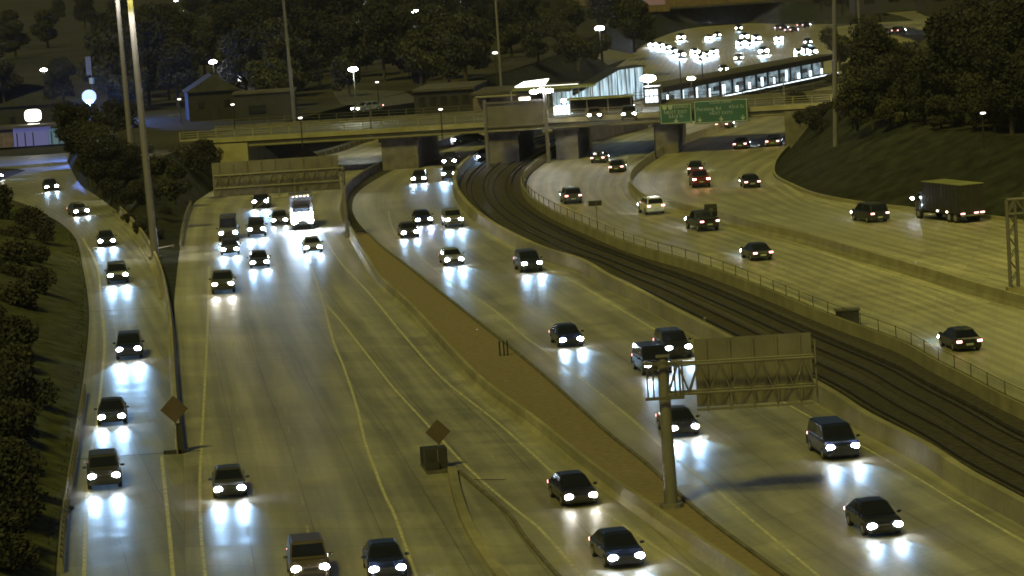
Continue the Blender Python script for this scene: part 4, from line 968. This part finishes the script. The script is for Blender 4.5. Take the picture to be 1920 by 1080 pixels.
flows = {}
def flow(g, *lists): flows[g] = [line(l, 60) for l in lists]
flow('ramp', [(232, 1150), (215, 900), (222, 780), (248, 650), (240, 560), (220, 500), (195, 440), (155, 392), (100, 348), (40, 320)])
flow('main', [(385, 1150), (378, 850), (388, 600), (400, 480), (432, 400), (500, 345)], [(800, 1130), (700, 870), (640, 680), (600, 540), (575, 470), (572, 400), (640, 330)], [(1320, 1085), (1010, 860), (830, 710), (690, 548), (622, 470), (602, 425)])
flow('exp', [(1620, 1150), (1480, 1035), (1260, 855), (1027, 662), (846, 532), (755, 454), (705, 400), (710, 352), (765, 308), (850, 272), (960, 240)], [(2000, 1035), (1865, 957), (1535, 757), (1260, 607), (1010, 485), (900, 420), (850, 370), (855, 330), (905, 290), (1000, 250)])
flow('oexp', [(2120, 850), (1920, 760), (1730, 665), (1481, 555), (1260, 470), (1117, 420), (1030, 380), (1005, 350), (1040, 312), (1120, 278), (1200, 250)], [(2120, 628), (1920, 578), (1671, 504), (1417, 434), (1250, 392), (1182, 348), (1229, 297), (1290, 266), (1370, 238)])
flow('oloc', [(2120, 620), (1920, 560), (1671, 490), (1400, 415), (1240, 375), (1208, 345), (1235, 310), (1300, 270), (1420, 225)], [(2120, 446), (1920, 420), (1665, 390), (1500, 357), (1452, 322), (1470, 285), (1520, 245)])
flows['far'] = [farL, farR]
def heading(g, p):
    acc = Vector((0, 0, 0))
    for P in flows[g]:
        i = min(range(len(P)), key=lambda k: (P[k].xy - p.xy).length); d = (P[min(i + 1, len(P) - 1)] - P[max(0, i - 1)]).normalized()
        acc += d / max(1.0, (P[i].xy - p.xy).length)
    return acc.normalized()
def beam(parent, x, y, z, energy, col=(.32, .60, 1), size=32, tilt=11.5, yaw=0):
    energy *= 1.9
    l = bpy.data.lights.new('headlight_beam', 'SPOT'); l.energy = energy; l.color = col; l.spot_size = math.radians(size); l.spot_blend = .9; l.shadow_soft_size = .09
    o = bpy.data.objects.new('headlight_beam', l); SC.collection.objects.link(o); o.parent = parent; o.location = (x, y, z)
    o.rotation_euler = (Vector((math.cos(math.radians(tilt)), math.sin(math.radians(yaw)), -math.sin(math.radians(tilt)))) * -1).to_track_quat('Z', 'Y').to_euler()
def vehicle(kind, colour, px, py, g, label, E=260, front='head', oncoming=True, tailm='tail', zoff=0.0, cat=None, grp=None, beams=2, head=None, col=(.32, .60, 1)):
    t, S = make_car(kind, colour, front, tailm)
    zl = (S['hood'] - .22 if kind != 'boxtruck' else .95) if oncoming else S['trunk'] - .18
    p = G(px, py, zl + zoff); p.z = zoff
    d = heading(g, p) if head is None else Vector((math.cos(head), math.sin(head), 0))
    if oncoming and head is None: d = -d
    c = p - d * (S['L'] / 2 - .05) if oncoming else p + d * (S['L'] / 2 - .05)
    t.location = (c.x, c.y, zoff + .012); t.rotation_euler = (0, 0, math.atan2(d.y, d.x))
    t['label'] = label; t['category'] = cat or {'sedan': 'car', 'suv': 'suv', 'minivan': 'minivan', 'pickup': 'pickup truck', 'van': 'van', 'boxtruck': 'truck'}[kind]
    t['group'] = grp or {'ramp': 'cars on the left ramp', 'main': 'vehicles on the local lanes', 'exp': 'vehicles on the express lanes', 'oexp': 'cars on the outbound express lanes', 'oloc': 'vehicles on the outbound local lanes', 'far': 'far cars beyond the overpass'}[g]
    if E:
        zz = S['hood'] - .22 if kind != 'boxtruck' else .95
        if beams == 2:
            for s in (-1, 1): beam(t, S['L'] / 2 + .12, s * S['W'] * .35, zz, E / 2, col)
        else: beam(t, S['L'] / 2 + .12, 0, zz, E, col)
    return t
V = vehicle
# left ramp, coming towards the camera
V('sedan', 'charcoal', 97, 350, 'ramp', 'topmost car on the left ramp, headlights on, near the frontage road', 420)
V('sedan', 'grey', 153, 396, 'ramp', 'second car from the top on the left ramp, half turned', 330, head=math.radians(-72))
V('sedan', 'charcoal', 200, 452, 'ramp', 'dark car on the left ramp third from the top, with paired light streaks ahead', 900)
V('suv', 'blue', 221, 516, 'ramp', 'dark blue suv on the left ramp with a blazing white pool ahead of it', 1700)
V('suv', 'blue', 241, 655, 'ramp', 'dark suv on the left ramp beside the bare curving barrier, long paired streaks ahead', 1100)
V('sedan', 'charcoal', 209, 782, 'ramp', 'dark sedan on the left ramp level with the brown diamond sign', 750)
V('suv', 'grey', 195, 893, 'ramp', 'nearest vehicle on the left ramp, at the dark joint across the slabs', 800)
# local lanes
V('van', 'grey', 428, 437, 'main', 'tall grey van heading the left queue of the local lanes', 800)
V('sedan', 'charcoal', 431, 468, 'main', 'car directly in front of the tall grey van, left queue', 900)
V('pickup', 'grey', 418, 533, 'main', 'grey pickup at the near end of the left queue under the far sign', 330, 'headw', col=(1, .96, .86))
V('suv', 'blue', 488, 378, 'main', 'blue-tinged suv farthest back in the local lanes, below the far sign', 420)
V('suv', 'grey', 481, 430, 'main', 'second vehicle of the middle queue, lost in headlight glare', 900)
V('sedan', 'charcoal', 487, 492, 'main', 'dark car at the near end of the middle queue', 900)
V('boxtruck', 'black', 567, 415, 'main', 'truck with dazzling headlights below the far sign, brightest light on the road', 6500, 'headx')
V('sedan', 'silver', 587, 464, 'main', 'silver car just in front of the dazzling truck', 900)
V('sedan', 'grey', 524, 413, 'main', 'car with pale lights just left of the dazzling truck', 260, 'headw')
V('sedan', 'grey', 431, 917, 'main', 'lone grey car in the lower left of the local lanes, star-bright headlights', 700)
V('suv', 'tan', 582, 1066, 'main', 'brownish suv at the bottom edge, left one of the pair', 420)
V('sedan', 'blue', 727, 1067, 'main', 'blue car at the bottom edge, right one of the pair', 420)
V('sedan', 'black', 1090, 931, 'main', 'black car with dim oval headlights beside the concrete barrier', 60, 'headw', col=(1, .95, .85))
V('sedan', 'blue', 1175, 1045, 'main', 'dark blue car at the bottom edge below the black car', 420)
# express lanes, coming towards the camera
V('sedan', 'charcoal', 905, 294, 'exp', 'farthest car on the express lanes, emerging beside the central pier', 200)
V('suv', 'charcoal', 842, 302, 'exp', 'rear one of two close cars just this side of the overpass', 330)
V('suv', 'grey', 842, 326, 'exp', 'front one of two close cars just this side of the overpass, very bright', 1400)
V('sedan', 'charcoal', 785, 335, 'exp', 'car left of the close pair below the overpass', 420)
V('sedan', 'blue', 795, 412, 'exp', 'blue car in the bend of the express lanes with violet streaks ahead', 460, col=(.5, .5, 1))
V('sedan', 'grey', 769, 436, 'exp', 'car on the inside of the bend, just left of the blue car', 200)
V('suv', 'silver', 852, 412, 'exp', 'very bright car in the bend, right of the blue car', 1500)
V('sedan', 'silver', 852, 487, 'exp', 'silver car on the express lanes with a blazing pool ahead of it', 1800)
V('suv', 'charcoal', 998, 494, 'exp', 'lone dark suv mid-way along the express lanes near the tracks wall', 1000)
V('sedan', 'blue', 1072, 637, 'exp', 'dark blue sedan alone in the left express lane, above the long white line', 900)
V('minivan', 'black', 1235, 684, 'exp', 'large dark van behind the top of the near sign post', 800)
V('suv', 'charcoal', 1273, 652, 'exp', 'dark suv beside and just behind the large dark van', 330)
V('sedan', 'charcoal', 1284, 802, 'exp', 'dark sedan directly right of the near sign post', 1000)
V('minivan', 'blue', 1581, 838, 'exp', 'dark blue minivan at right below the near sign back', 1000)
V('sedan', 'black', 1660, 986, 'exp', 'black car at the bottom right of the express lanes', 700)
V('sedan', 'charcoal', 850, 262, 'far', 'car glimpsed under the overpass left of the central pier', 900, beams=1, grp='far cars beyond the overpass', head=math.radians(190))
# outbound express lanes, driving away
V('sedan', 'charcoal', 1120, 296, 'oexp', 'farthest car on the outbound express lanes, below the overpass', 160, oncoming=False)
V('sedan', 'black', 1155, 313, 'oexp', 'black car second from the overpass on the outbound express lanes', 260, oncoming=False)
V('suv', 'grey', 1075, 367, 'oexp', 'car hugging the trackside fence in the bend, right of the tracks', 420, oncoming=False)
V('suv', 'white', 1230, 386, 'oexp', 'white suv beside the tip of the dividing barrier', 360, oncoming=False)
V('pickup', 'black', 1331, 415, 'oexp', 'black pickup with a load, next to the dividing barrier', 360, oncoming=False)
V('sedan', 'charcoal', 1431, 474, 'oexp', 'dark car on the outbound express lanes with a bright white rear window reflection', 420, oncoming=False)
V('sedan', 'black', 1818, 640, 'oexp', 'black car nearest of those driving away, at the right by the trackside fence', 460, oncoming=False)
# outbound local lanes
V('sedan', 'charcoal', 1353, 233, 'oloc', 'dim car just below the larger green sign', 0, oncoming=False)
V('sedan', 'black', 1387, 270, 'oloc', 'dark car on the outbound local lanes, left one of two below the green sign', 90, oncoming=False)
V('sedan', 'tan', 1448, 265, 'oloc', 'tan car beside the right abutment, right one of two', 90, oncoming=False)
V('sedan', 'charcoal', 1303, 316, 'oloc', 'car just ahead of the small red truck', 120, oncoming=False)
V('pickup', 'red', 1315, 336, 'oloc', 'red pickup with a blazing brake light', 120, oncoming=False, tailm='tailb')
V('sedan', 'black', 1411, 341, 'oloc', 'black car alone at the kerb of the right grass slope', 90, oncoming=False)
V('minivan', 'charcoal', 1650, 400, 'oloc', 'dark minivan behind the big dark truck at right', 60, oncoming=False)
# street on and left of the overpass
V('sedan', 'tan', 1114, 216, 'far', 'left one of two cars waiting under the pale shelter on the overpass', 60, 'headw', zoff=DECK, beams=1, head=math.radians(-93), grp='cars on the overpass street')
V('suv', 'grey', 1179, 214, 'far', 'right one of two cars waiting under the pale shelter on the overpass', 60, 'headw', zoff=DECK, beams=1, head=math.radians(-93), grp='cars on the overpass street')
V('sedan', 'silver', 665, 204, 'far', 'brightly lit car on the street behind the overpass, left of centre', 200, 'headw', zoff=DECK, beams=1, head=math.radians(-140), grp='cars on the overpass street')
V('sedan', 'silver', 0, 330, 'ramp', 'silver car cut by the left edge on the frontage road', 30, head=math.radians(-15))
V('sedan', 'charcoal', 1498, 187, 'oloc', 'dim car on the outbound road beyond the overpass, left one of two', 30, oncoming=False, grp='far cars beyond the overpass')
V('suv', 'silver', 1545, 184, 'oloc', 'dim silver car on the outbound road beyond the overpass, right one of two', 30, oncoming=False, grp='far cars beyond the overpass')
# far oncoming traffic on the curved lanes beyond the station
far = [(1277, 70, 'headx', 'dazzling far truck at the top of the curved lanes, left part'), (1330, 72, 'headx', 'bright far car right of the dazzling far truck'), (1238, 86, 'headx', 'bright far car at the left rim of the curved lanes'), (1262, 97, 'headx', 'bright far car just right of the leftmost rim car'),
       (1303, 98, 'headx', 'left one of two bright far cars side by side behind the platform'), (1326, 103, 'headx', 'right one of two bright far cars side by side behind the platform'), (1396, 69, 'headx', 'rear one of the bright far pair at the top centre of the curve'), (1406, 82, 'headx', 'front one of the bright far pair at the top centre of the curve'),
       (1385, 109, 'headw', 'far car with warm lights above the platform canopy'), (1432, 96, 'headx', 'far car alone between the warm-lit car and the right pair'), (1460, 73, 'headx', 'far car high on the right of the curve with twin streaks below'), (1357, 130, 'head', 'far car nearest the platform canopy'),
       (1510, 94, 'headx', 'near one of two far cars at the right end of the curve'), (1515, 79, 'headw', 'rear one of two far cars at the right end of the curve'), (1210, 60, 'headw', 'far small car at the upper left start of the curve'), (1385, 53, 'headw', 'far car under the distant overpass pier'),
       (1224, 84, 'headx', 'leftmost bright far car at the rim of the curved lanes'), (1250, 90, 'headx', 'bright far car between the two leftmost ones'), (1276, 103, 'headx', 'bright far car just above the left platform pole'), (1312, 108, 'headx', 'bright far car between the side-by-side pair, slightly nearer'),
       (1338, 98, 'headx', 'bright far car at the right of the side-by-side pair'), (1418, 72, 'headx', 'rightmost bright far car of the top centre cluster'), (1388, 82, 'headx', 'leftmost bright far car of the top centre cluster'), (1498, 99, 'headx', 'bright far car low at the left of the right-end pair'), (1523, 97, 'headx', 'bright far car low at the right of the right-end pair'), (1345, 66, 'headw', 'dim far car above the bright far car at upper centre')]
for i, (x, y, f_, lab) in enumerate(far):
    V('sedan' if i % 3 else 'suv', ('charcoal', 'grey', 'silver')[i % 3], x, y, 'far', lab, 700 if f_ == 'headx' else 200, f_, beams=1, head=math.radians(-93))
for i, (x, y, lab) in enumerate(((1500, 47, 'far car with red lights, alone at the right end of the distant overpass'), (1477, 56, 'far red-lit car below and left of the lone one by the distant overpass'), (1458, 52, 'dimmest far red-lit car by the distant overpass'), (1620, 46, 'far red-lit car on the road to the top right, by the slim mast'),
        (1678, 57, 'dim far car midway along the road to the top right'), (1747, 48, 'upper one of two far red-lit cars at top right'), (1752, 61, 'lower one of two far red-lit cars at top right'))):
    V('sedan' if i % 2 else 'suv', ('charcoal', 'grey')[i % 2], x, y, 'far', lab, 0, oncoming=False, tailm='tail', grp='far cars driving away', head=math.radians(60))
V('van', 'white', 1783, 38, 'far', 'far white van at the junction in the top right', 40, 'headw', beams=1, zoff=1, head=math.radians(200), grp='far cars driving away')
V('van', 'silver', 1672, 5, 'far', 'far pale van at the top edge beside the pale ramp', 40, 'headw', beams=1, zoff=DECK, head=math.radians(190), grp='far cars driving away')
# the big truck on the far right
p = G(1825, 418); d = heading('oloc', p); t = thing('box_truck', 'big dark box truck with pale roof on the right, driving away', 'truck', (p + d * 3.45).to_tuple(), math.atan2(d.y, d.x))
MB().box((.3, 0, 2.25), (7.4, 2.55, 2.75)).build('cargo_box', 'black', t)
MB().box((.3, 0, 3.66), (7.5, 2.6, .07)).build('roof', 'proof', t)
m = MB()
for i in range(12): m.box((-3.2 + i * .65, -1.29, 2.25), (.05, .03, 2.7)); m.box((-3.2 + i * .65, 1.29, 2.25), (.05, .03, 2.7))
for y in (-.02, .02): m.box((-3.42, y * 20, 2.2), (.04, .05, 2.5))
m.build('rib', 'trim', t)
c = MB(); c.loft([rrect(x, w_, .6, z_, .12) for x, w_, z_ in ((4.1, 1.1, 2.5), (4.25, 1.15, 2.7), (4.95, 1.15, 2.65), (5.5, 1.1, 1.8), (6.0, 1.0, 1.65), (6.15, .9, 1.4))]); c.build('cab', paint('charcoal', COL['charcoal']), t)
for s in (-1, 1): MB().quad((4.3, s * 1.165, 1.8), (5.2, s * 1.165, 1.8), (4.95, s * 1.165, 2.45), (4.3, s * 1.165, 2.45)).build('side_window', 'glass', t)
MB().box((1.3, 0, .72), (9.4, 1.0, .28)).build('chassis', 'black', t); MB().box((-3.4, 0, .75), (.1, 2.4, .12)).build('bumper', 'steel', t)
for x in (-2.2, -1.0, 5.0):
    for s in (-1, 1):
        w_ = MB().tube((x, s * .9, .5), (x, s * 1.22, .5), .5, .5, 16).build('wheel', 'black', t); MB().tube((x, s * 1.22, .5), (x, s * 1.25, .5), .28, .24, 10).build('rim', 'rim', w_)
for y in (-1.05, -.4, 1.05): MB().box((-3.45, y, .95), (.08, .42, .12)).build('taillight', 'tail', t)
for x in (-.8, 1.0): MB().box((x, 1.29, 1.0), (.22, .05, .12)).build('marker_lamp', 'marker', t)
for s in (-1, 1): MB().box((5.3, s * 1.4, 2.0), (.18, .25, .45)).build('side_mirror', 'trim', t)
for s in (-1, 1): MB().dome((6.1, s * .75, 1.0), .1, .18, .12).build('headlight', 'head', t)
MB().dome((5.3, 1.6, 2.0), .12, .2, .12).build('side_light', 'head', t)
beam(t, 6.3, 0, 1.0, 300, (.7, .8, 1))
# roof load on the black pickup is a rounded tarp
p = G(1333, 402, 1.3); t = thing('tarp_bundle', 'dark rounded bundle in the bed of the black pickup', 'bundle', p); MB().dome((0, 0, .35), .7, .7, .6, 12, 7).build('bundle', 'trim', t); MB().tube((-.6, 0, .4), (.6, 0, .4), .62, .62, 10).build('strap', 'black', t)
# no camera ray tricks: every prototype that was made is in use
for o in list(SC.objects):
    if o.parent is None and o.get('category') == 'car' and not o.get('label'): bpy.data.objects.remove(o)

# ------------------------------------------------------------------ thin haze added over the whole place to lift the dark tones
hm, ht, hb = newmat('haze_air'); ht.nodes.remove(hb)
pv = ht.nodes.new('ShaderNodeVolumePrincipled'); pv.inputs['Density'].default_value = .00011; pv.inputs['Color'].default_value = (.92, .90, .92, 1); pv.inputs['Anisotropy'].default_value = .5
ht.links.new(pv.outputs[0], ht.nodes['Material Output'].inputs['Volume'])
stuff(MB().box((0, 2550, 30), (3500, 5400, 64)).build('haze', hm), 'thin haze added to lift the dark tones')
